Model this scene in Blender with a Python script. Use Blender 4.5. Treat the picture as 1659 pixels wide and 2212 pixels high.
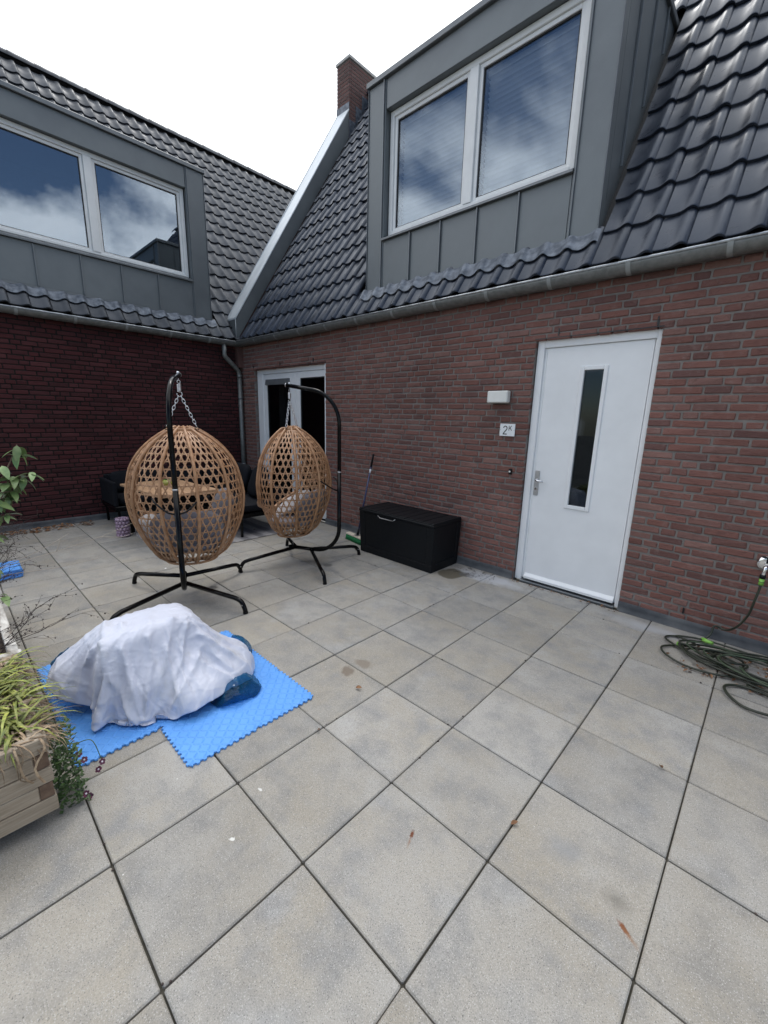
import bpy, math, random, zlib, base64
from array import array
from mathutils import Vector, Matrix, noise

random.seed(7)
R = math.radians
sc = bpy.context.scene
for o in list(bpy.data.objects):
    bpy.data.objects.remove(o)

# ------------------------------------------------------------------ camera, sky, sun, exposure
YAW, PITCH, ROLL = -0.749531292, -0.225012110, 0.0264283602
CAM = Vector((1.044487, -0.222329, 1.654296))
FWD = Vector((math.sin(YAW) * math.cos(PITCH), math.cos(YAW) * math.cos(PITCH), math.sin(PITCH)))
RT0 = Vector((math.cos(YAW), -math.sin(YAW), 0))
UP0 = RT0.cross(FWD)
RT = RT0 * math.cos(ROLL) + UP0 * math.sin(ROLL)
UP = -RT0 * math.sin(ROLL) + UP0 * math.cos(ROLL)
cd = bpy.data.cameras.new('camera')
cam = bpy.data.objects.new('camera', cd)
sc.collection.objects.link(cam)
cam.matrix_world = Matrix(((RT.x, UP.x, -FWD.x, CAM.x), (RT.y, UP.y, -FWD.y, CAM.y), (RT.z, UP.z, -FWD.z, CAM.z), (0, 0, 0, 1)))
cd.sensor_fit = 'HORIZONTAL'
cd.sensor_width = 36.0
cd.lens = 36.0 * 899.454 / 1659.0
cd.clip_start = 0.02
cd.clip_end = 2000
sc.camera = cam

SUN_EL, SUN_AZ = R(64), R(140)          # azimuth measured from +x towards +y: the bright side is beyond the roofs
sdir = Vector((math.cos(SUN_AZ) * math.cos(SUN_EL), math.sin(SUN_AZ) * math.cos(SUN_EL), math.sin(SUN_EL)))
w = bpy.data.worlds.new('World')
sc.world = w
w.use_nodes = True
SKY_STRENGTH, CLOUD = 0.1, 15.5


def N(nt, t, ins=None, **props):
    n = nt.nodes.new(t)
    for k, v in props.items():
        setattr(n, k, v)
    for k, v in (ins or {}).items():
        s = n.inputs[k]
        if isinstance(v, bpy.types.NodeSocket):
            nt.links.new(v, s)
        else:
            s.default_value = v
    return n


def math_(nt, op, a, b=0.0, clamp=False):
    return N(nt, 'ShaderNodeMath', {0: a, 1: b}, operation=op, use_clamp=clamp).outputs[0]


def vmath(nt, op, a, b=(0, 0, 0)):
    n = N(nt, 'ShaderNodeVectorMath', {0: a, 1: b}, operation=op)
    return n.outputs['Value'] if op in ('DOT_PRODUCT', 'LENGTH', 'DISTANCE') else n.outputs[0]


def noise_(nt, vec, scale, detail=4.0, rough=0.55, dist=0.0):
    return N(nt, 'ShaderNodeTexNoise', {'Vector': vec, 'Scale': scale, 'Detail': detail, 'Roughness': rough, 'Distortion': dist}).outputs['Fac']


def ramp(nt, fac, stops):
    n = N(nt, 'ShaderNodeValToRGB', {0: fac})
    e = n.color_ramp.elements
    while len(e) < len(stops):
        e.new(0.5)
    for i, (p, c) in enumerate(stops):
        e[i].position = p
        e[i].color = (*c, 1) if isinstance(c, tuple) else (c, c, c, 1)
    return n.outputs[0]


def mixc(nt, f, a, b, mode='MIX'):
    n = N(nt, 'ShaderNodeMix', data_type='RGBA', blend_type=mode)
    for k, v in ((0, f), (6, a), (7, b)):
        if isinstance(v, bpy.types.NodeSocket):
            nt.links.new(v, n.inputs[k])
        else:
            n.inputs[k].default_value = (*v, 1) if isinstance(v, tuple) else v
    return n.outputs[2]


def maprange(nt, v, a, b, c=0.0, d=1.0):
    return N(nt, 'ShaderNodeMapRange', {0: v, 1: a, 2: b, 3: c, 4: d}).outputs[0]


nt = w.node_tree
nt.nodes.clear()
sky = N(nt, 'ShaderNodeTexSky', sky_type='NISHITA')
sky.sun_disc = False
sky.sun_elevation = SUN_EL
sky.sun_rotation = R(90) - SUN_AZ
sky.air_density = 1.0
sky.dust_density = 0.6
sky.ozone_density = 2.0
tc = N(nt, 'ShaderNodeTexCoord')
gen = tc.outputs['Generated']
sep = N(nt, 'ShaderNodeSeparateXYZ', {0: gen})
zz = math_(nt, 'ADD', math_(nt, 'MAXIMUM', sep.outputs[2], 0.0), 0.28)
flat = N(nt, 'ShaderNodeCombineXYZ', {0: math_(nt, 'DIVIDE', sep.outputs[0], zz), 1: math_(nt, 'DIVIDE', sep.outputs[1], zz), 2: 0.37}).outputs[0]
flat = vmath(nt, 'ADD', flat, (7.4076, 9.2149, 2.5475))
cn = noise_(nt, flat, 1.0, 9.0, 0.56, 0.35)
side = vmath(nt, 'DOT_PRODUCT', gen, (-0.62, 0.62, 0.48))
cov = math_(nt, 'ADD', cn, math_(nt, 'MULTIPLY', side, 0.34))
cmask = maprange(nt, cov, 0.43, 0.52)
shade = noise_(nt, flat, 2.6, 6.0, 0.6)
ccol = mixc(nt, maprange(nt, shade, 0.25, 0.75), (CLOUD * .72, CLOUD * .76, CLOUD * .82), (CLOUD * 1.12, CLOUD * 1.12, CLOUD * 1.12))
bgc = mixc(nt, cmask, sky.outputs[0], ccol)
bg = N(nt, 'ShaderNodeBackground', {0: bgc, 1: SKY_STRENGTH})
N(nt, 'ShaderNodeOutputWorld', {0: bg.outputs[0]})

sl = bpy.data.lights.new('sun', 'SUN')
sl.energy = 0.55
sl.angle = R(14)
sl.color = (1.0, 0.96, 0.9)
so = bpy.data.objects.new('sun', sl)
sc.collection.objects.link(so)
so.rotation_euler = sdir.to_track_quat('Z', 'Y').to_euler()
so.location = (-10, 12, 20)
vs = sc.view_settings
vs.view_transform = 'Standard'
vs.look = 'None'
vs.exposure = 0.53
vs.gamma = 1.0
vs.use_curve_mapping = False
sc.cycles.max_bounces = 8
sc.cycles.transparent_max_bounces = 16
sc.cycles.caustics_reflective = False
sc.cycles.caustics_refractive = False


def visible(p, margin=0.03):
    """distance from the camera if the point lies in the frame, else None"""
    d = Vector(p) - CAM
    z = d.dot(FWD)
    if z < 0.1:
        return None
    x, y = d.dot(RT) / z * 899.454 / 829.5, d.dot(UP) / z * 899.454 / 1106.0
    return d.length if abs(x) < 1 + margin and abs(y) < 1 + margin else None


# ------------------------------------------------------------------ materials
def new(name, rough=0.5, metal=0.0, spec=0.5):
    m = bpy.data.materials.new(name)
    m.use_nodes = True
    nt = m.node_tree
    b = nt.nodes['Principled BSDF']
    b.inputs['Roughness'].default_value = rough
    b.inputs['Metallic'].default_value = metal
    b.inputs['Specular IOR Level'].default_value = spec
    return m, nt, b


def setc(nt, b, c):
    nt.links.new(c, b.inputs['Base Color'])


def pos(nt):
    return N(nt, 'ShaderNodeNewGeometry').outputs['Position']


def objc(nt):
    return N(nt, 'ShaderNodeTexCoord').outputs['Object']


def scaled(nt, v, s):
    return vmath(nt, 'MULTIPLY', v, s)


def rnd(nt):
    a = N(nt, 'ShaderNodeObjectInfo').outputs['Random']
    g = N(nt, 'ShaderNodeNewGeometry').outputs['Random Per Island']
    return math_(nt, 'FRACT', math_(nt, 'ADD', a, math_(nt, 'MULTIPLY', g, 7.31)))


def bump(nt, b, h, strength, dist=0.002, prev=None):
    n = N(nt, 'ShaderNodeBump', {'Height': h, 'Strength': strength, 'Distance': dist})
    if prev is not None:
        nt.links.new(prev, n.inputs['Normal'])
    nt.links.new(n.outputs[0], b.inputs['Normal'])
    return n.outputs[0]


def bright(nt, col, f):
    """multiply a colour by a scalar socket"""
    c = N(nt, 'ShaderNodeCombineXYZ', {0: f, 1: f, 2: f}).outputs[0]
    return mixc(nt, 1.0, col, c, 'MULTIPLY')


def pbr(name, c1, c2=None, scale=8.0, detail=5.0, lo=.35, hi=.65, rough=.5, metal=0., spec=.5, rv=0., bumps=(), stretch=None, local=False, rough2=None):
    m, nt, b = new(name, rough, metal, spec)
    p = objc(nt) if local else pos(nt)
    if stretch:
        p = scaled(nt, p, stretch)
    n = noise_(nt, p, scale, detail)
    f = maprange(nt, n, lo, hi)
    col = mixc(nt, f, c1, c2 or c1)
    if rv:
        col = bright(nt, col, maprange(nt, rnd(nt), 0, 1, 1 - rv, 1 + rv))
    setc(nt, b, col)
    if rough2 is not None:
        nt.links.new(maprange(nt, n, lo, hi, rough, rough2), b.inputs['Roughness'])
    prev = None
    for s, st, d in bumps:
        prev = bump(nt, b, noise_(nt, p, s, 4.0), st, d, prev)
    return m


def spot(nt, p, cx, cy, ang, sx, sy, soft=.5, amt=.5, ns=30.0):
    mp = N(nt, 'ShaderNodeMapping', {'Vector': p, 'Location': (cx, cy, 0), 'Rotation': (0, 0, R(ang)), 'Scale': (sx, sy, 500)}, vector_type='TEXTURE')
    d = vmath(nt, 'LENGTH', mp.outputs[0])
    d = math_(nt, 'ADD', d, math_(nt, 'MULTIPLY', math_(nt, 'SUBTRACT', noise_(nt, p, ns, 5.0), .5), amt * 2))
    return maprange(nt, d, 1.0, 1.0 - soft)


def paving_mat():
    m, nt, b = new('concrete_paving', .82, 0, .35)
    p = pos(nt)
    r = rnd(nt)
    off = N(nt, 'ShaderNodeCombineXYZ', {0: math_(nt, 'MULTIPLY', r, 37.0), 1: math_(nt, 'MULTIPLY', r, 91.0), 2: 0.0}).outputs[0]
    q = vmath(nt, 'ADD', p, off)
    big = noise_(nt, q, 1.6, 5.0, .6)
    med = noise_(nt, q, 5.5, 6.0, .62)
    fine = noise_(nt, p, 240.0, 3.0, .7)
    col = mixc(nt, maprange(nt, big, .38, .62), (.312, .286, .243), (.342, .328, .303))
    col = mixc(nt, maprange(nt, med, .45, .66, 0, .85), col, (.230, .228, .224))
    col = mixc(nt, maprange(nt, noise_(nt, q, 3.1, 6.0, .65), .54, .74, 0, .55), col, (.40, .40, .395))
    col = bright(nt, col, maprange(nt, fine, .3, .7, .76, 1.24))
    col = bright(nt, col, maprange(nt, r, 0, 1, .88, 1.09))
    col = mixc(nt, maprange(nt, math_(nt, 'FRACT', math_(nt, 'MULTIPLY', r, 5.7)), .55, 1.0, 0, .22), col, (.33, .29, .225))
    # pale and dark aggregate specks
    for sca, thr, size, c in ((60.0, .93, .09, (.60, .58, .54)), (42.0, .955, .10, (.07, .065, .06)), (14.0, .955, .045, (.72, .71, .68)), (150.0, .66, .26, (.47, .455, .43)), (170.0, .62, .28, (.14, .135, .13)), (260.0, .6, .3, (.44, .43, .41))):
        v = N(nt, 'ShaderNodeTexVoronoi', {'Vector': p, 'Scale': sca})
        sr = N(nt, 'ShaderNodeSeparateColor', {0: v.outputs['Color']}).outputs[0]
        k = math_(nt, 'MULTIPLY', math_(nt, 'GREATER_THAN', sr, thr), math_(nt, 'LESS_THAN', v.outputs['Distance'], size))
        col = mixc(nt, math_(nt, 'MULTIPLY', k, .75), col, c)
    # stains, dark spots and patches with a place and shape of their own
    for cx, cy, a, sx, sy, so_, am, ns, c, k in (
            (.226, .875, -68, .022, .009, .5, .8, 90, (.13, .035, .012), .95), (.238, .845, -68, .035, .006, .9, .6, 80, (.24, .11, .045), .6),
            (.940, 1.124, -30, .032, .011, .6, .8, 90, (.17, .05, .014), .95), (.965, 1.108, -32, .05, .010, .9, .6, 80, (.25, .13, .06), .6),
            (.902, 1.196, 0, .06, .05, .9, .3, 30, (.14, .13, .11), .6), (.70, 1.25, 30, .10, .07, .9, .4, 20, (.24, .245, .25), .6),
            (-.793, 1.441, 40, .05, .065, .4, .7, 22, (.16, .125, .095), .75), (-.775, 1.57, 10, .085, .055, .45, .8, 18, (.19, .155, .12), .7),
            (-1.33, 3.44, 0, .15, .17, .15, .25, 9, (.115, .10, .07), .92), (-1.15, 3.56, 20, .16, .09, .2, .5, 12, (.12, .115, .11), .8),
            (-.98, 3.62, 0, .42, .16, .6, .9, 7, (.50, .51, .53), .85), (.55, 3.62, 0, .5, .10, .8, .8, 6, (.44, .45, .47), .6),
            (-2.72, 1.42, 0, .06, .05, .5, .3, 30, (.07, .07, .07), .8), (-2.45, 2.62, 0, .07, .06, .5, .3, 30, (.07, .07, .07), .7),  # small dark spots below the two egg chairs
            (-.272, .357, 30, .013, .008, .25, .9, 90, (.66, .65, .61), 1), (-.395, .553, 10, .016, .006, .25, .9, 90, (.64, .63, .60), 1),
            (-3.55, 1.28, 0, .014, .010, .2, .3, 60, (.80, .80, .80), 1), (-1.2, -.62, 0, .5, .35, .9, .7, 6, (.17, .17, .165), .65)):  # last entry: soft dark patch below the pine planter
        col = mixc(nt, math_(nt, 'MULTIPLY', spot(nt, p, cx, cy, a, sx, sy, so_, am, ns), k), col, c)
    setc(nt, b, col)
    pv = bump(nt, b, fine, .35, .0012)
    bump(nt, b, noise_(nt, p, 60.0, 4.0), .25, .002, pv)
    return m


def brick_mat(name, cols, streak, pale, rough=.9):
    m, nt, b = new(name, rough, 0, .3)
    p = pos(nt)
    r = rnd(nt)
    col = ramp(nt, r, [(i / (len(cols) - 1), c) for i, c in enumerate(cols)])
    n1 = noise_(nt, scaled(nt, p, (15, 15, 42)), 1.0, 6.0, .7, 1.2)
    col = mixc(nt, maprange(nt, n1, .54, .70, 0, .7), col, streak)
    n2 = noise_(nt, p, 14.0, 5.0, .65)
    col = mixc(nt, maprange(nt, n2, .55, .78, 0, .55), col, pale)
    col = bright(nt, col, maprange(nt, noise_(nt, p, .8, 5.0), .3, .7, .80, 1.20))
    setc(nt, b, col)
    pv = bump(nt, b, n1, .9, .008)
    bump(nt, b, noise_(nt, p, 160.0, 4.0), .4, .0015, pv)
    return m


M = {}
M['paving'] = paving_mat()
M['joint'] = pbr('joint_dirt', (.035, .032, .026), (.07, .065, .05), 20, rough=.95)
M['brick'] = brick_mat('red_brick', [(.168, .078, .064), (.215, .103, .085), (.188, .092, .078), (.235, .130, .110), (.140, .074, .066), (.205, .095, .077), (.176, .090, .078)], (.095, .050, .045), (.26, .195, .175))
M['cbrick'] = brick_mat('chimney_brick', [(.125, .068, .060), (.165, .085, .075), (.105, .062, .058), (.18, .10, .09)], (.08, .048, .045), (.2, .15, .14))
M['mortar'] = pbr('grey_mortar', (.168, .150, .138), (.212, .192, .178), 20, rough=.95, bumps=((140, .6, .003),))
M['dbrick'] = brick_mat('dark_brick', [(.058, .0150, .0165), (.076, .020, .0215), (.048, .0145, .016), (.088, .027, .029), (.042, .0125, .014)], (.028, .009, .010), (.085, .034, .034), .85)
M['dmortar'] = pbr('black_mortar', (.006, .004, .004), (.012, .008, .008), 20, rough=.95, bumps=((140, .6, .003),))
M['bitumen'] = pbr('bitumen_upstand', (.045, .050, .058), (.10, .105, .11), 6, rough=.75, bumps=((30, .5, .004),))
M['rtile'] = pbr('grey_roof_tile', (.023, .028, .041), (.043, .050, .066), 9, rough=.27, rv=.22, rough2=.46, bumps=((220, .15, .001),))
M['ltile'] = pbr('worn_roof_tile', (.028, .031, .039), (.054, .058, .065), 9, rough=.31, rv=.24, rough2=.62, bumps=((220, .2, .001),))
M['deck'] = pbr('roof_underlay', (.02, .02, .022))
M['clad'] = pbr('grey_zinc_cladding', (.145, .160, .170), (.172, .190, .200), 3, rough=.42, metal=.35, rough2=.5, bumps=((2.2, .12, .02),))
M['trim'] = pbr('grey_zinc_trim', (.15, .162, .172), (.19, .202, .212), 5, rough=.42, metal=.4)
M['gutter'] = pbr('zinc_gutter', (.16, .17, .165), (.235, .24, .235), 22, 7, rough=.45, metal=.55, rough2=.6)
M['bead'] = pbr('bright_zinc_bead', (.42, .44, .45), (.56, .58, .6), 30, rough=.4, metal=.7)
M['strap'] = pbr('pale_zinc_strap', (.28, .30, .30), (.34, .36, .36), 20, rough=.5, metal=.3)
M['cope'] = pbr('zinc_coping', (.52, .57, .61), (.66, .70, .73), 6, 6, rough=.38, metal=.25, stretch=(1, .4, .4), rough2=.5)
M['lead'] = pbr('lead_flashing', (.06, .075, .10), (.17, .195, .235), 14, 7, .38, .66, rough=.5, metal=.3, bumps=((40, .4, .004),))
M['white'] = pbr('white_paint', (.80, .81, .82), (.85, .86, .87), 4, rough=.38, bumps=((260, .10, .0008),))
M['cream'] = pbr('white_window_frame', (.76, .77, .77), (.82, .83, .83), 5, rough=.4)
M['seal'] = pbr('black_rubber', (.012, .012, .014), rough=.6)
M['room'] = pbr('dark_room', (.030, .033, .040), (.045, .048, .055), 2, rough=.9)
M['slat'] = pbr('grey_blind_slat', (.55, .57, .62), (.62, .64, .68), 3, rough=.55)
M['steel'] = pbr('brushed_steel', (.42, .42, .43), (.52, .52, .53), 30, rough=.35, metal=.85)
M['chrome'] = pbr('chrome', (.75, .75, .76), rough=.12, metal=1)
M['galv'] = pbr('galvanised_chain', (.62, .64, .66), (.8, .8, .82), 80, rough=.28, metal=1)
M['black'] = pbr('black_powder_coat', (.0025, .0025, .003), (.004, .004, .0045), 9, rough=.16, spec=.2)
M['blackp'] = pbr('black_plastic', (.006, .007, .009), (.008, .0095, .0115), 40, rough=.5, spec=.22, bumps=((120, .25, .001),))
M['cane'] = pbr('tan_rattan', (.34, .175, .085), (.47, .265, .145), 26, 5, rough=.42, rv=.18, bumps=((90, .3, .001),), stretch=(1, 1, .3))
M['cane2'] = pbr('tan_rattan_pole', (.34, .17, .08), (.48, .265, .14), 18, 5, rough=.4, rv=.1, bumps=((60, .4, .002),))
M['cushion'] = pbr('grey_cushion', (.19, .18, .20), (.235, .225, .245), 5, rough=.9, bumps=((300, .4, .001), (14, .5, .008)))
M['pillow'] = pbr('pale_pillow', (.40, .38, .385), (.46, .44, .445), 8, rough=.9, bumps=((300, .4, .001), (16, .5, .008)))
M['sofa'] = pbr('black_sofa_fabric', (.005, .006, .0085), (.008, .009, .013), 9, rough=.85, spec=.2, bumps=((240, .4, .001), (9, .4, .01)))
M['teak'] = pbr('tan_table_wood', (.40, .235, .13), (.50, .315, .185), 6, rough=.55, rv=.1, stretch=(1.2, 14, 14))
M['mat'] = pbr('blue_foam', (.10, .325, .77), (.12, .36, .84), 5, rough=.55, bumps=((260, .25, .0008),))
M['sheet'] = None
M['wood'] = pbr('weathered_pine', (.27, .215, .155), (.40, .335, .26), 5, 6, .3, .7, rough=.8, rv=.12, stretch=(24, 1.4, 24), bumps=((9, .4, .003),))
M['grain'] = pbr('pine_end_grain', (.10, .062, .042), (.16, .105, .072), 30, rough=.9, rv=.15)
M['oldwood'] = pbr('lichen_wood', (.20, .17, .14), (.66, .64, .60), 9, 7, .38, .62, rough=.92, bumps=((30, .6, .004),), stretch=(.5, 2, 2))
M['soil'] = pbr('potting_soil', (.03, .02, .014), (.06, .042, .03), 40, rough=1, bumps=((60, 1, .01),))
M['blade'] = pbr('green_grass_blade', (.085, .125, .022), (.31, .32, .07), 30, rough=.5, rv=.45)
M['straw'] = pbr('dry_grass_blade', (.17, .115, .07), (.36, .27, .18), 30, rough=.8, rv=.4)
M['leaf'] = pbr('shrub_leaf', (.11, .19, .065), (.19, .27, .10), 14, rough=.38, rv=.3, bumps=((50, .3, .002),))
M['leaf2'] = pbr('dark_small_leaf', (.035, .075, .022), (.075, .13, .04), 30, rough=.5, rv=.35)
M['petal'] = pbr('dark_pansy_petal', (.055, .010, .035), (.12, .02, .05), 50, rough=.6, rv=.3)
M['petalw'] = pbr('white_pansy_petal', (.65, .6, .66), rough=.6)
M['bark'] = pbr('brown_stem', (.14, .085, .06), (.22, .15, .11), 40, rough=.9)
M['twig'] = pbr('dark_twig', (.035, .026, .024), (.075, .055, .048), 40, rough=.9)
M['stalk'] = pbr('pale_dry_stalk', (.36, .30, .24), (.50, .44, .37), 40, rough=.85)
M['dead'] = pbr('brown_dead_leaf', (.13, .06, .03), (.26, .14, .07), 60, rough=.85, rv=.4)
M['hose'] = pbr('dark_green_hose', (.018, .022, .014), (.034, .040, .026), 8, rough=.38, bumps=((300, .2, .0006),))
M['hosegreen'] = pbr('green_hose_stripe', (.05, .075, .042), rough=.4)
M['lime'] = pbr('lime_plastic', (.24, .52, .09), rough=.4)
M['bristle'] = pbr('green_bristle', (.012, .17, .055), (.02, .24, .08), 120, rough=.7)
M['broomwood'] = pbr('pale_broom_wood', (.62, .55, .44), (.70, .63, .52), 12, rough=.6)
M['navy'] = pbr('navy_tube', (.035, .045, .11), (.05, .06, .14), 12, rough=.35, metal=.2)
M['lampw'] = pbr('opal_lamp_cover', (.74, .74, .70), (.80, .80, .77), 9, rough=.3)
M['sign'] = pbr('white_enamel', (.80, .82, .84), rough=.25)
M['ink'] = pbr('black_enamel', (.012, .012, .014), rough=.3)
M['lilac'] = pbr('lilac_glaze', (.36, .25, .33), (.44, .31, .40), 12, rough=.22, spec=.6)
M['olive'] = pbr('olive_dish', (.22, .22, .035), (.30, .28, .05), 30, rough=.4)
M['ground'] = pbr('distant_ground', (.09, .09, .085), (.13, .125, .115), .2, rough=1)
M['concrete'] = pbr('pale_concrete', (.42, .41, .39), (.5, .49, .47), 12, rough=.9)


def sheet_mat():
    m, nt, b = new('white_cover_sheet', .5, 0, .45)
    p = pos(nt)
    n1 = noise_(nt, p, 3.5, 4.0)
    col = mixc(nt, maprange(nt, n1, .35, .65), (.55, .57, .67), (.60, .62, .71))
    col = mixc(nt, maprange(nt, noise_(nt, p, 5.5, 6.0, .65), .56, .75, 0, .5), col, (.42, .415, .39))
    setc(nt, b, col)
    b.inputs['Sheen Weight'].default_value = .15
    rid = lambda s, d: math_(nt, 'ABSOLUTE', math_(nt, 'SUBTRACT', noise_(nt, p, s, 3.0, .5, d), .5))
    pv = bump(nt, b, rid(5.0, 1.0), .55, .03)
    pv = bump(nt, b, rid(13.0, .8), .3, .010, pv)
    bump(nt, b, noise_(nt, p, 420.0, 2.0), .12, .0006, pv)
    return m


def rug_mat():
    m, nt, b = new('striped_rug', .95, 0, .2)
    p = pos(nt)
    y = N(nt, 'ShaderNodeSeparateXYZ', {0: p}).outputs[1]
    f = math_(nt, 'PINGPONG', math_(nt, 'MULTIPLY', y, 9.0), 1.0)
    col = mixc(nt, maprange(nt, f, .35, .65), (.21, .20, .205), (.38, .36, .355))
    setc(nt, b, bright(nt, col, maprange(nt, noise_(nt, p, 60, 3), .3, .7, .8, 1.2)))
    bump(nt, b, noise_(nt, p, 300, 2), .5, .002)
    return m


def glass_mat(name, tint, f0=.1):
    m = bpy.data.materials.new(name)
    m.use_nodes = True
    nt = m.node_tree
    nt.nodes.clear()
    fa = N(nt, 'ShaderNodeLayerWeight', {0: .5}).outputs['Facing']
    fr = math_(nt, 'ADD', math_(nt, 'MULTIPLY', math_(nt, 'POWER', fa, 5.0), 1 - f0), f0)
    tr = N(nt, 'ShaderNodeBsdfTransparent', {0: (*tint, 1)})
    gl = N(nt, 'ShaderNodeBsdfGlossy', {'Color': (.80, .90, 1, 1), 'Roughness': .008})
    mx = N(nt, 'ShaderNodeMixShader', {0: fr, 1: tr.outputs[0], 2: gl.outputs[0]})
    N(nt, 'ShaderNodeOutputMaterial', {0: mx.outputs[0]})
    return m


def plastic_mat():
    m, nt, b = new('clear_blue_plastic', .10, 0, .7)
    b.inputs['Base Color'].default_value = (.02, .12, .24, 1)
    p = pos(nt)
    bump(nt, b, noise_(nt, p, 22.0, 2.0, .5, 1.2), .5, .01)
    tr = N(nt, 'ShaderNodeBsdfTransparent', {0: (.25, .52, .72, 1)})
    lw = N(nt, 'ShaderNodeLayerWeight', {0: .35}).outputs['Facing']
    mx = N(nt, 'ShaderNodeMixShader', {0: maprange(nt, lw, 0, 1, .80, .10), 1: b.outputs[0], 2: tr.outputs[0]})
    nt.links.new(mx.outputs[0], nt.nodes['Material Output'].inputs[0])
    return m


for k_ in ('rtile', 'ltile'):
    M[k_].node_tree.nodes['Principled BSDF'].inputs['Specular Tint'].default_value = (.80, .88, 1, 1)
M['sheet'] = sheet_mat()
M['rug'] = rug_mat()
M['glass'] = glass_mat('window_glass', (.62, .66, .70), .19)
M['cglass'] = glass_mat('clear_window_glass', (.86, .89, .92), .12)
M['dglass'] = glass_mat('door_glass', (.55, .58, .60), .035)
M['plastic'] = plastic_mat()


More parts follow.
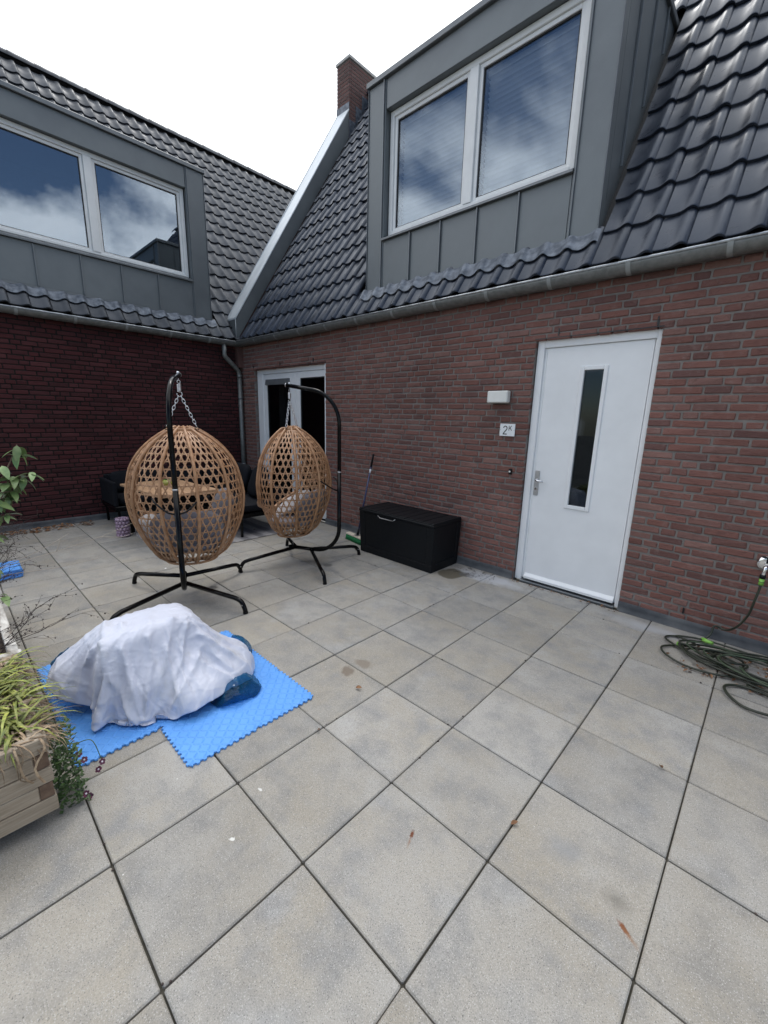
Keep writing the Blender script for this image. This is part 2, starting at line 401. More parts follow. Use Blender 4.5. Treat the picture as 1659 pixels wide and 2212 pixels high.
# ------------------------------------------------------------------ mesh helpers
class MB:
    def __init__(self):
        self.v, self.f, self.s = [], [], []

    def add(self, vs, fs, smooth=False, center=None):
        k = len(self.v)
        vs = [Vector(p) for p in vs]
        for f in fs:
            if center is not None:
                a, b, c = vs[f[0]], vs[f[1]], vs[f[2]]
                nrm = (b - a).cross(c - a)
                mid = sum((vs[i] for i in f), Vector()) / len(f)
                if nrm.dot(mid - center) < 0:
                    f = f[::-1]
            self.f.append(tuple(i + k for i in f))
            self.s.append(smooth)
        self.v += vs
        return self

    def box(self, x0, x1, y0, y1, z0, z1, c=0.0, X=None, jit=0.0, skip=()):
        """box with chamfered edges (c); skip: sides left open, e.g. ('+y',)"""
        cx, cy, cz = (x0 + x1) / 2, (y0 + y1) / 2, (z0 + z1) / 2
        h = ((x1 - x0) / 2, (y1 - y0) / 2, (z1 - z0) / 2)
        ctr = Vector((cx, cy, cz))
        sg = [(a, b, d) for a in (-1, 1) for b in (-1, 1) for d in (-1, 1)]
        if c <= 0:
            vs = [Vector((cx + s[0] * h[0], cy + s[1] * h[1], cz + s[2] * h[2])) for s in sg]
            fs = [(0, 1, 3, 2), (4, 6, 7, 5), (0, 4, 5, 1), (2, 3, 7, 6), (0, 2, 6, 4), (1, 5, 7, 3)]
            names = ['-x', '+x', '-y', '+y', '-z', '+z']
            fs = [f for f, n in zip(fs, names) if n not in skip]
        else:
            vs = []
            for s in sg:
                j = [random.uniform(-jit, jit) for _ in range(3)] if jit else (0, 0, 0)
                for ax in range(3):
                    vs.append(ctr + Vector([s[i] * (h[i] - (0 if i == ax else c)) + j[i] for i in range(3)]))
            idx = {s: 3 * i for i, s in enumerate(sg)}
            fs = []
            for ax in range(3):
                o = [i for i in range(3) if i != ax]
                for d in (-1, 1):
                    if ('+' if d > 0 else '-') + 'xyz'[ax] in skip:
                        continue
                    q = []
                    for a, b in ((-1, -1), (1, -1), (1, 1), (-1, 1)):
                        s = [0, 0, 0]
                        s[ax], s[o[0]], s[o[1]] = d, a, b
                        q.append(idx[tuple(s)] + ax)
                    fs.append(tuple(q))
                for a in (-1, 1):
                    for b in (-1, 1):
                        s0, s1 = [0, 0, 0], [0, 0, 0]
                        s0[ax], s1[ax] = -1, 1
                        s0[o[0]] = s1[o[0]] = a
                        s0[o[1]] = s1[o[1]] = b
                        i0, i1 = idx[tuple(s0)], idx[tuple(s1)]
                        fs.append((i0 + o[0], i1 + o[0], i1 + o[1], i0 + o[1]))
            for s in sg:
                i = idx[s]
                fs.append((i, i + 1, i + 2))
        if X is not None:
            n0 = len(self.v)
            self.add(vs, fs, False, ctr)
            for i in range(n0, len(self.v)):
                self.v[i] = X @ self.v[i]
            return self
        return self.add(vs, fs, False, ctr)

    def tube(self, pts, r, n=8, closed=False, cap=True, smooth=True):
        pts = [Vector(p) for p in pts]
        m = len(pts)
        rr = r if isinstance(r, (list, tuple)) else [r] * m
        tan = []
        for i in range(m):
            a = pts[(i - 1) % m] if (closed or i > 0) else pts[i]
            b = pts[(i + 1) % m] if (closed or i < m - 1) else pts[i]
            t = b - a
            tan.append(t.normalized() if t.length > 1e-9 else Vector((0, 0, 1)))
        up = Vector((0, 0, 1)) if abs(tan[0].z) < .9 else Vector((1, 0, 0))
        nn = (up - tan[0] * up.dot(tan[0])).normalized()
        vs = []
        for i in range(m):
            nn = nn - tan[i] * nn.dot(tan[i])
            nn = nn.normalized() if nn.length > 1e-9 else tan[i].orthogonal().normalized()
            bb = tan[i].cross(nn)
            for k in range(n):
                a = 2 * math.pi * k / n
                vs.append(pts[i] + (nn * math.cos(a) + bb * math.sin(a)) * rr[i])
        fs = []
        for i in range(m if closed else m - 1):
            j = (i + 1) % m
            for k in range(n):
                l = (k + 1) % n
                fs.append((i * n + k, i * n + l, j * n + l, j * n + k))
        self.add(vs, fs, smooth)
        if cap and not closed:
            k0 = len(self.v) - len(vs)
            self.f += [tuple(k0 + k for k in range(n))[::-1], tuple(k0 + (m - 1) * n + k for k in range(n))]
            self.s += [False, False]
        return self

    def ribbon(self, pts, nrm, wd, t):
        """flat strip: width wd, thickness t, face towards nrm (per point)"""
        m = len(pts)
        vs = []
        for i in range(m):
            a, b = pts[max(i - 1, 0)], pts[min(i + 1, m - 1)]
            tg = (b - a).normalized()
            s = tg.cross(nrm[i]).normalized()
            u = nrm[i]
            vs += [pts[i] - s * wd / 2 - u * t / 2, pts[i] + s * wd / 2 - u * t / 2, pts[i] + s * wd * .3 + u * t / 2, pts[i] - s * wd * .3 + u * t / 2]
        fs = []
        for i in range(m - 1):
            for k in range(4):
                l = (k + 1) % 4
                fs.append((i * 4 + k, i * 4 + l, i * 4 + 4 + l, i * 4 + 4 + k))
        return self.add(vs, fs)

    def lathe(self, prof, n=16, c=(0, 0, 0), X=None, smooth=True):
        vs, fs = [], []
        for r, z in prof:
            for k in range(n):
                a = 2 * math.pi * k / n
                p = Vector((c[0] + r * math.cos(a), c[1] + r * math.sin(a), c[2] + z))
                vs.append(X @ p if X is not None else p)
        for i in range(len(prof) - 1):
            for k in range(n):
                l = (k + 1) % n
                fs.append((i * n + k, i * n + l, i * n + n + l, i * n + n + k))
        return self.add(vs, fs, smooth)

    def surf(self, fn, nu, nv, cu=False, cv=False, smooth=True):
        U, V = (nu if cu else nu + 1), (nv if cv else nv + 1)
        vs = [fn(i / nu, j / nv) for j in range(V) for i in range(U)]
        fs = []
        for j in range(nv):
            for i in range(nu):
                a, b = i % U, (i + 1) % U
                c, d = j % V, (j + 1) % V
                fs.append((c * U + a, c * U + b, d * U + b, d * U + a))
        return self.add(vs, fs, smooth)

    def prism(self, poly, a0, a1, axis):
        """polygon in the two other axes, extruded along axis"""
        o = [i for i in range(3) if i != axis]
        vs = []
        for a in (a0, a1):
            for p in poly:
                q = [0, 0, 0]
                q[axis], q[o[0]], q[o[1]] = a, p[0], p[1]
                vs.append(q)
        n = len(poly)
        fs = [tuple(range(n)), tuple(range(n, 2 * n))[::-1]] + [(k, k + n, (k + 1) % n + n, (k + 1) % n) for k in range(n)]
        c = sum((Vector(v) for v in vs), Vector()) / len(vs)
        return self.add(vs, fs, False, c)

    def mesh(self, name, mat):
        me = bpy.data.meshes.new(name)
        me.from_pydata([tuple(p) for p in self.v], [], self.f)
        me.polygons.foreach_set('use_smooth', self.s)
        me.materials.append(M[mat] if isinstance(mat, str) else mat)
        me.update()
        return me

    def build(self, name, mat, parent=None, kind=None, label=None):
        return put(name, self.mesh(name, mat), parent, kind=kind, label=label)


def put(name, me, parent=None, loc=None, rot=None, scale=None, kind=None, label=None):
    o = bpy.data.objects.new(name, me)
    sc.collection.objects.link(o)
    if parent is not None:
        o.parent = parent
    if loc is not None:
        o.location = loc
    elif parent is not None and parent.parent is None and 'world' in parent:
        o.location = -Vector(parent.location)
    if rot is not None:
        o.rotation_euler = rot
    if scale is not None:
        o.scale = scale
    if kind:
        o['kind'] = kind
    if label:
        o['label'] = label
    return o


def tag(o, label, cat, group=None):
    o['label'], o['category'] = label, cat
    if group:
        o['group'] = group
    return o


def thing(name, label, cat, loc=(0, 0, 0), rz=0.0, group=None, world=False):
    """an Empty at the thing's base; with world=True its parts are given in world coordinates"""
    o = bpy.data.objects.new(name, None)
    o.empty_display_size = .1
    sc.collection.objects.link(o)
    o.location = loc
    o.rotation_euler = (0, 0, rz)
    if world:
        o['world'] = 1
    return tag(o, label, cat, group)


def arc(c, r, a0, a1, n, plane):
    """points on a circle; plane = (e1, e2)"""
    return [Vector(c) + (Vector(plane[0]) * math.cos(a0 + (a1 - a0) * i / n) + Vector(plane[1]) * math.sin(a0 + (a1 - a0) * i / n)) * r for i in range(n + 1)]


def spline(pts, n=6, closed=False):
    """Catmull-Rom through points"""
    P = [Vector(p) for p in pts]
    out = []
    m = len(P)
    for i in range(m if closed else m - 1):
        g = (lambda k: P[k % m]) if closed else (lambda k: P[min(max(k, 0), m - 1)])
        a, b, c, d = g(i - 1), g(i), g(i + 1), g(i + 2)
        for j in range(n):
            t = j / n
            out.append(.5 * ((2 * b) + (c - a) * t + (2 * a - 5 * b + 4 * c - d) * t * t + (3 * b - a - 3 * c + d) * t ** 3))
    if not closed:
        out.append(P[-1])
    return out


# ------------------------------------------------------------------ ground and paved terrace
g = MB().box(-150, 150, -150, 150, -3.6, -3.2).build('ground', 'ground')
g['kind'] = 'structure'
fl = MB().box(-6.38, 3.4, -2.6, 3.86, -.30, -.014).build('terrace_floor', 'joint')
fl['kind'] = 'structure'
GAP = .0062


def tile_bm(wx, wy):
    return MB().box(GAP / 2, wx - GAP / 2, GAP / 2, wy - GAP / 2, -.04, 0, .0045, skip=('-z',))


tile_me = {}
rest = MB()
for i in range(-13, 7):
    for j in range(-5, 8):
        x0, y0 = i * .5, j * .5
        x1, y1 = x0 + .5, y0 + .5
        x0 = max(x0, -6.375)
        if j == 7:
            y1 = 3.78
        wx, wy = round(x1 - x0, 3), round(y1 - y0, 3)
        dz = random.uniform(-.0022, .0012)
        vis = [visible((a, b, 0), .06) for a in (x0, (x0 + x1) / 2, x1) for b in (y0, (y0 + y1) / 2, y1)]
        tx, ty = random.uniform(-.0009, .0009), random.uniform(-.0009, .0009)
        rz = random.uniform(-.0016, .0016)
        if any(v is not None for v in vis):
            if (wx, wy) not in tile_me:
                tile_me[wx, wy] = tile_bm(wx, wy).mesh('paving_tile', 'paving')
            put('paving_tile', tile_me[wx, wy], fl, (x0 + tx, y0 + ty, dz), (random.uniform(-.0022, .0022), random.uniform(-.0022, .0022), rz))
        else:
            b = tile_bm(wx, wy)
            rest.add([p + Vector((x0, y0, dz)) for p in b.v], b.f)
rest.build('paving_tiles', 'paving', fl, kind='stuff')

# ------------------------------------------------------------------ the two houses
COURSE, BH = .0625, .0495


def brick_courses(a0, a1, z0, z1, openings):
    """irregular bond: (a_from, a_to, z) per brick, cut at openings (a0, a1, z_top)"""
    out = []
    prev = []
    k = 0
    z = z0
    while z + BH < z1 + .02:
        seg = [(a0, a1)]
        for oa, ob, oz in openings:
            if z + BH * .6 < oz:
                ns = []
                for s, e in seg:
                    if ob <= s or oa >= e:
                        ns.append((s, e))
                    else:
                        if oa - s > .03:
                            ns.append((s, oa))
                        if e - ob > .03:
                            ns.append((ob, e))
                seg = ns
        ends = []
        for s, e in seg:
            a = s
            first = True
            run = 0
            while a < e - .02:
                best = None
                opts = [.21, .21, .21, .10] if not first else [.21, .155, .10, .21]
                random.shuffle(opts)
                if run >= 4:
                    opts = [.10] + opts
                for ln in opts + [.155, .10]:
                    b = a + ln
                    if b > e - .08:
                        b = e
                    if b == e or all(abs(b - q) > .035 for q in prev):
                        best = b
                        break
                if best is None:
                    best = min(a + .21, e)
                b = best
                if b - a > .26:
                    b = a + (b - a) / 2 - .006
                first = False
                run = 0 if b - a < .12 else run + 1
                out.append((a, b, z))
                ends.append(b)
                a = b + .0125
        prev = ends
        z += COURSE
        k += 1
    return out


def house(name, label, loc, rz, wall, openings, mats, roof, dorm):
    H = thing(name, label, 'house', loc, rz)
    X = Matrix.Translation(loc) @ Matrix.Rotation(rz, 4, 'Z')
    brk, mor, til = mats
    a0, a1, ztop = wall
    # ---- wall: mortar core with openings, bricks proud of it
    mb = MB()
    xs = sorted([a0, a1] + [q for o in openings for q in o[:2]])
    for s, e in zip(xs[:-1], xs[1:]):
        op = [o for o in openings if abs(o[0] - s) < 1e-6]
        zb = op[0][2] if op else -.3
        mb.box(s - (.0 if op else 0), e, .0065, .11, zb + .002, ztop)
    W = mb.build('wall', mor, H)
    bricks = brick_courses(a0, a1, .01, ztop - .03, openings)
    vis = []
    for k, (p, q, z) in enumerate(bricks):
        c = X @ Vector(((p + q) / 2, 0, z + .025))
        d = visible(c)
        blocked = (name == 'brick_house' and False)
        if d is not None and not blocked:
            cosv = abs((c - CAM).normalized().dot(X.to_3x3() @ Vector((0, 1, 0))))
            vis.append((d * d / ((q - p) * max(cosv, .05)), k))
    vis.sort()
    single = {k for _, k in vis[:300]}
    var = {}
    stuff = MB()
    for k, (p, q, z) in enumerate(bricks):
        ln = q - p
        dy, dz = random.uniform(-.003, .002), random.uniform(-.0018, .0018)
        if k in single:
            key = (round(ln, 2), random.randrange(4))
            if key not in var:
                var[key] = MB().box(-ln / 2, ln / 2, 0, .085, -BH / 2, BH / 2, .006, jit=.0024, skip=('+y',)).mesh('brick', brk)
            put('brick', var[key], W, ((p + q) / 2, dy, z + BH / 2 + dz), (random.uniform(-.006, .006), random.uniform(-.004, .004), random.uniform(-.006, .006)))
        else:
            stuff.box(p, q, dy, .085, z + dz, z + BH + dz, .006, jit=.0024, skip=('+y',))
    stuff.build('brick_courses', brk, W, kind='stuff')
    # bitumen upstand at the foot of the wall
    seg = sorted([a0, a1] + [q for o in openings for q in o[:2]])
    for s, e in zip(seg[:-1], seg[1:]):
        if not any(abs(o[0] - s) < 1e-6 for o in openings):
            um = MB()
            um.surf(lambda u, v, s=s, e=e: Vector((s + (e - s) * u, [-.004, -.012, -.014, -.016, -.03][int(round(v * 4))] + .004 * noise.noise(Vector((u * (e - s) * 6, v * 3, s))), [.088, .082, .05, .012, .002][int(round(v * 4))] + (.010 * noise.noise(Vector((u * (e - s) * 3, 7, s))) if v < .3 else 0))), max(2, int((e - s) * 14)), 4)
            um.build('bitumen_upstand', 'bitumen', H)
    # ---- roof
    ra0, ra1, slope, gauge, sfirst, smax, tw, phase = roof
    L = math.hypot(1, slope)
    D0, Z0 = -.10, 2.93

    def rp(a, s, n=0.0):
        return Vector((a, D0 + s / L - n * slope / L, Z0 + s * slope / L + n / L))
    da0, da1, dzb, dzt = dorm
    sd = (dzt - Z0) * L / slope
    mb = MB()
    for b0, b1, s0, s1 in ((ra0, da0, .0, smax), (da1, ra1, .0, smax), (da0, da1, 0, .24), (da0, da1, sd, smax)):
        if b1 > b0:
            mb.add([rp(b0, s0, -.03), rp(b1, s0, -.03), rp(b1, s1, -.03), rp(b0, s1, -.03)], [(0, 1, 2, 3)])
            mb.add([rp(b0, s0, -.09), rp(b1, s0, -.09), rp(b1, s1, -.09), rp(b0, s1, -.09)], [(3, 2, 1, 0)])
    # back slope
    rid = rp(0, smax)
    mb.add([(ra0, rid.y, rid.z), (ra1, rid.y, rid.z), (ra1, rid.y + 4.5, rid.z - 4.5 * slope), (ra0, rid.y + 4.5, rid.z - 4.5 * slope)], [(0, 1, 2, 3)])
    RF = mb.build('roof', 'deck', H)
    prof = [(0, .004), (.10, .001), (.30, -.001), (.48, .004), (.60, .015), (.70, .028), (.79, .034), (.88, .031), (.95, .018), (1.0, -.002)]
    ln = gauge + .07

    def tile_mesh(nm, i0, i1):
        t = MB()
        pr = prof[i0:i1]
        top = lambda f, v: Vector((f[0] * tw, v, f[1] + .036 * (1 - v / ln)))
        n = len(pr)
        vs = [top(f, -.004) + Vector((0, .0, -.005)) for f in pr] + [top(f, .004) for f in pr] + [top(f, ln) for f in pr]
        fs = [(r * n + k, r * n + k + 1, (r + 1) * n + k + 1, (r + 1) * n + k) for r in range(2) for k in range(n - 1)]
        t.add(vs, fs, True)
        vs = [top(f, -.004) + Vector((0, 0, -.005)) for f in pr] + [top(f, -.002) + Vector((0, 0, -.026)) for f in pr]
        t.add(vs, [(n + k, n + k + 1, k + 1, k) for k in range(n - 1)])
        e = pr[-1]
        t.add([top(e, -.004), top(e, ln), top(e, ln) - Vector((0, 0, .02)), top(e, -.004) - Vector((0, 0, .02))], [(3, 2, 1, 0)])
        return t
    tm = tile_mesh('roof_tile', 0, 10)
    tme = tm.mesh('roof_tile', til)
    tiles = []
    nr = int((smax - sfirst) / gauge) + 2
    for r in range(nr):
        s = sfirst - gauge + r * gauge
        if r == 0:
            s = max(s, -.05)
        for c in range(int((ra1 - ra0) / tw)):
            a = ra0 + phase + c * tw
            zc = rp(a, s + .05).z
            if r >= 1 and a + tw > da0 + .03 and a < da1 - .03 and zc < dzt - .02 and zc > 3.1:
                continue
            if s + gauge > smax + .05:
                continue
            tiles.append((a, s))
    vis = []
    for k, (a, s) in enumerate(tiles):
        d = visible(X @ rp(a + tw / 2, s + .15))
        if d is not None:
            vis.append((d, k))
    vis.sort()
    single = {k for _, k in vis[:300]}
    rot = (math.atan(slope), 0, 0)
    st = MB()
    RM = Matrix.Rotation(rot[0], 4, 'X')
    for k, (a, s) in enumerate(tiles):
        p = rp(a + random.uniform(-.0015, .0015), s + random.uniform(-.007, .007), random.uniform(-.002, .002))
        if k in single:
            put('roof_tile', tme, RF, p, (rot[0] + random.uniform(-.010, .010), random.uniform(-.014, .014), random.uniform(-.008, .008)))
        else:
            st.v_off = len(st.v)
            k0 = len(st.v)
            st.v += [RM @ q + p for q in tm.v]
            st.f += [tuple(i + k0 for i in f) for f in tm.f]
            st.s += tm.s
    st.build('roof_tile_rows', til, RF, kind='stuff')
    # ridge caps
    a = ra0
    rc = MB()
    while a < ra1 - .05:
        e = min(a + .40, ra1)
        rc = MB()
        rc.surf(lambda u, v: Vector((a + (e + .03 - a) * u, rid.y + (.105 - .008 * u) * math.cos(math.pi * v), rid.z - .02 + (.10 + .012 * (1 - u)) * math.sin(math.pi * v))), 1, 8)
        rc.build('ridge_tile', til, RF)
        a += .385
    # ---- half round gutter with straps
    G0, G1, straps = max(a0, ra0) - .14, ra1, []
    gd, gz, gr = -.078, 2.872, .075
    gp = [(gd - gr * math.cos(t), gz - gr * math.sin(t)) for t in [math.pi * i / 12 for i in range(13)]]
    gi = [(gd - (gr - .004) * math.cos(t), gz - (gr - .004) * math.sin(t) + .001) for t in [math.pi * i / 12 for i in range(13)]]
    gm = MB()
    poly = gp + gi[::-1]
    n = len(poly)
    vs = [(q, p[0], p[1]) for q in (G0, G1) for p in poly]
    fs = [(k, k + n, (k + 1) % n + n, (k + 1) % n) for k in range(n)]
    gm.add(vs, [f[::-1] for f in fs], True)
    GU = gm.build('gutter', 'gutter', H)
    MB().tube([(G0, gd - gr, gz + .004), (G1, gd - gr, gz + .004)], .010, 8).build('gutter_bead', 'bead', GU)
    a = G1 - .25
    while a > G0 + .2:
        s = MB()
        pr = [(gd - (gr + .005) * math.cos(t), gz - (gr + .005) * math.sin(t)) for t in [math.pi * i / 10 for i in range(11)]]
        s.surf(lambda u, v: Vector((a + .034 * (u - .5), pr[int(round(v * 10))][0], pr[int(round(v * 10))][1])), 1, 10)
        s.build('gutter_strap', 'strap', GU)
        a -= .62
    # fascia strip closing the gap behind the gutter
    MB().box(a0, a1, -.001, .10, ztop + .002, 2.90).build('eaves_board', 'deck', H)
    return H, W, RF, rp


def dormer(H, rp, slope, a0, a1, wa0, wm, wa1, seams, blinds, label):
    """zinc clad box dormer: front at d = .05; window wa0..wa1 with mullion centre wm"""
    ZB, ZS, ZW0, ZW1, ZF, ZT = 3.19, 3.725, 3.80, 5.07, 5.365, 5.425
    d = .05
    yb = lambda z: -.10 + (z - 2.93) / slope        # depth of the roof plane at height z
    c = .004
    mb = MB()
    # front posts, fascia, apron backing
    mb.box(a0, wa0 - .012, d, d + .12, ZB, ZF, c)
    mb.box(wa1 + .012, a1, d, d + .12, ZB, ZF, c)
    mb.box(wa0 - .008, wa1 + .008, d + .006, d + .12, ZW1 + .004, ZF, c)
    # cheeks
    for s, q in ((a0, 1), (a1, -1)):
        e = s + .035 * q
        lo, hi = min(s, e), max(s, e)
        mb.prism([(d + .121, ZB + .04), (d + .121, ZF - .002), (yb(ZF) + .12, ZF - .002), (yb(ZB) + .2, ZB + .04)], lo, hi, 0)
    DO = mb.build('dormer', 'clad', H, label=label)
    # flat roof with overhanging trim
    mb = MB()
    mb.box(a0 - .03, a1 + .03, d - .03, yb(ZT) + .15, ZF + .001, ZT, .006)
    mb.build('dormer_roof', 'trim', DO)
    # standing seams on posts and cheeks
    for q in (wa0 - .035, wa1 + .035):
        MB().box(q - .006, q + .006, d - .016, d - .0005, ZS - .02 if False else ZB + .02, ZF - .003, .002).build('standing_seam', 'trim', DO)
    for s, q in ((a0, -1), (a1, 1)):
        MB().box(min(s, s + q * .008), max(s, s + q * .008), d - .012, d + .02, ZB, ZF - .003, .002).build('corner_bead', 'trim', DO)
        for yy in (.40, .78, 1.14):
            zlo = 2.93 + (yy + .10) * slope + .09
            if zlo < ZF - .15:
                MB().box(min(s + q * .0005, s + q * .02), max(s + q * .0005, s + q * .02), yy - .005, yy + .005, zlo, ZF - .003, .002).build('standing_seam', 'trim', DO)
    # apron panels with raised seams below the sill
    qs = [wa0 - .010] + list(seams) + [wa1 + .010]
    for p, q in zip(qs[:-1], qs[1:]):
        MB().box(p + .0015, q - .0015, d + .003, d + .05, ZB + .022, ZS, .003).build('apron_panel', 'clad', DO)
    for q in seams:
        MB().box(q - .007, q + .007, d - .020, d + .0025, ZB + .022, ZS - .002, .002).build('standing_seam', 'trim', DO)
    MB().box(a0 + .002, a1 - .002, d - .006, d - .0005, ZB - .004, ZB + .021, .002).build('bottom_trim', 'trim', DO)
    # sill
    mb = MB()
    mb.prism([(d - .035, ZS + .002), (d - .035, ZS + .022), (d + .075, ZW0 - .003), (d + .12, ZW0 - .003), (d + .12, ZS + .002)], wa0 - .02, wa1 + .02, 0)
    mb.build('window_sill', 'trim', DO)
    # white frame, set back
    f0, f1 = d + .072, d + .14
    fw = .058
    mb = MB()
    mb.box(wa0, wa0 + fw, f0, f1, ZW0, ZW1, .004)
    mb.box(wa1 - fw, wa1, f0, f1, ZW0, ZW1, .004)
    mb.box(wm - .05, wm + .05, f0 - .006, f1, ZW0 + .036, ZW1 - fw - .001, .004)
    mb.box(wa0 + fw, wa1 - fw, f0, f1, ZW1 - fw, ZW1, .004)
    mb.box(wa0 + fw, wa1 - fw, f0, f1, ZW0, ZW0 + .035, .004)
    mb.build('window_frame', 'cream', DO)
    for p, q in ((wa0 + fw, wm - .05), (wm + .05, wa1 - fw)):
        z0, z1 = ZW0 + .035, ZW1 - fw
        fr = MB()
        b = .040
        y0 = f0 + .018
        fr.box(p + .001, p + b, y0, f1 - .005, z0 + .001, z1 - .001, .003)
        fr.box(q - b, q - .001, y0, f1 - .005, z0 + .001, z1 - .001, .003)
        fr.box(p + b, q - b, y0, f1 - .005, z1 - b, z1 - .001, .003)
        fr.box(p + b, q - b, y0, f1 - .005, z0 + .001, z0 + b * .8, .003)
        fr.build('sash', 'cream', DO)
        rb = MB()
        g0, g1, h0, h1 = p + b, q - b, z0 + b * .8, z1 - b
        for bx in ((g0, g0 + .012, h0, h1), (g1 - .012, g1, h0, h1), (g0 + .012, g1 - .012, h0, h0 + .01), (g0 + .012, g1 - .012, h1 - .012, h1)):
            rb.box(bx[0], bx[1], y0 + .012, y0 + .03, bx[2], bx[3])
        rb.build('glazing_gasket', 'seal', DO)
        MB().box(g0 + .011, g1 - .011, y0 + .020, y0 + .026, h0 + .009, h1 - .011).build('window_pane', 'cglass' if blinds else 'glass', DO)
        if blinds:
            sm = None
            z = h1 - .05
            MB().box(g0, g1, y0 + .085, y0 + .125, h1 - .04, h1 + .01, .004).build('blind_headrail', 'slat', DO)
            sm = MB()
            sm.surf(lambda u, v: Vector((-(g1 - g0) / 2 + .015 + (g1 - g0 - .03) * u, -.025 + .05 * v, .006 * math.sin(math.pi * v))), 1, 4)
            sm = sm.mesh('blind_slat', 'slat')
            k = 0
            while z > h0 - .02:
                put('blind_slat', sm, DO, ((g0 + g1) / 2, y0 + .105, z), (R(-48 + random.uniform(-3, 3)), 0, random.uniform(-.0015, .0015)))
                z -= .046
                k += 1
    # dark room behind
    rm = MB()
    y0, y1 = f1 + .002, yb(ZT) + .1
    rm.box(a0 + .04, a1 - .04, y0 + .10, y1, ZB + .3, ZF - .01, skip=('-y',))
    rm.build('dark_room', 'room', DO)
    # dressed lead along the tiles below
    return DO


def lead_strip(H, rp, a0, a1, tw, phase_a):
    prof = [(0, .004), (.10, .001), (.30, -.001), (.48, .004), (.60, .015), (.70, .028), (.79, .034), (.88, .031), (.95, .018), (1.0, .004)]

    def h(a):
        f = ((a - phase_a) / tw) % 1.0
        for (p, q), (p2, q2) in zip(prof[:-1], prof[1:]):
            if p <= f <= p2:
                return q + (q2 - q) * (f - p) / (p2 - p)
        return 0

    def fn(u, v):
        a = a0 + (a1 - a0) * u
        s = .155 + .012 * noise.noise(Vector((a * 4, 3, 1))) - .012 * math.cos(2 * math.pi * ((a - phase_a) / tw - .3))
        sv = s + (.295 - s) * v
        n = h(a) * (1 - .1 * v) + .041 + .004 * v + .004 * noise.noise(Vector((a * 14, v * 3, 2)))
        return rp(a, sv, n)
    m = MB().surf(fn, int((a1 - a0) / .018), 4)
    m.surf(lambda u, v: fn(u, 0) + (fn(u, 0.02) - fn(u, 0)) * .0 - Vector((0, 0, .004 * v)), int((a1 - a0) / .018), 1)
    return m.build('lead_flashing', 'lead', H)


TWR, TWL = .2135, .2135
PHR = -6.25 + ((-.152 - .79 * TWR + 6.25) % TWR) - TWR + TWR
roofR = (-6.25, 3.3, 1.6, .345, .295, 6.0, TWR, (-.152 - .79 * TWR + 6.25) % TWR)
HR, WR, RR, rpR = house('brick_house', 'red brick house with white front door, grey tiled roof, zinc dormer and brick chimney', (0, 3.80, 0), 0.0,
                        (-6.379, 3.3, 2.84), [(-5.925, -3.935, 2.40), (-.797, .227, 2.40)], ('brick', 'mortar', 'rtile'), roofR, (-3.15, -.382, 3.19, 5.42))
DR = dormer(HR, rpR, 1.6, -3.15, -.382, -2.870, -1.755, -.655, (-2.45, -2.02, -1.57, -1.12), True, 'zinc dormer with venetian blinds behind both panes')
lead_strip(HR, rpR, -3.17, -.33, TWR, roofR[0] + roofR[7])

roofL = (-2.6, 8.4, 1.25, .335, .225, 6.12, TWL, .06)
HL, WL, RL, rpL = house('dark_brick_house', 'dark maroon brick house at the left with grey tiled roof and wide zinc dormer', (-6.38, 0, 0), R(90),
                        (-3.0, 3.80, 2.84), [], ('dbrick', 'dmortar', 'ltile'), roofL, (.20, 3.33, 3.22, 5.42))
DL = dormer(HL, rpL, 1.25, .20, 3.33, .55, 1.75, 3.03, (1.007, 1.515, 2.011, 2.517), False, 'zinc dormer with unshaded panes reflecting the sky')
lead_strip(HL, rpL, .16, 3.38, TWL, roofL[0] + roofL[7])


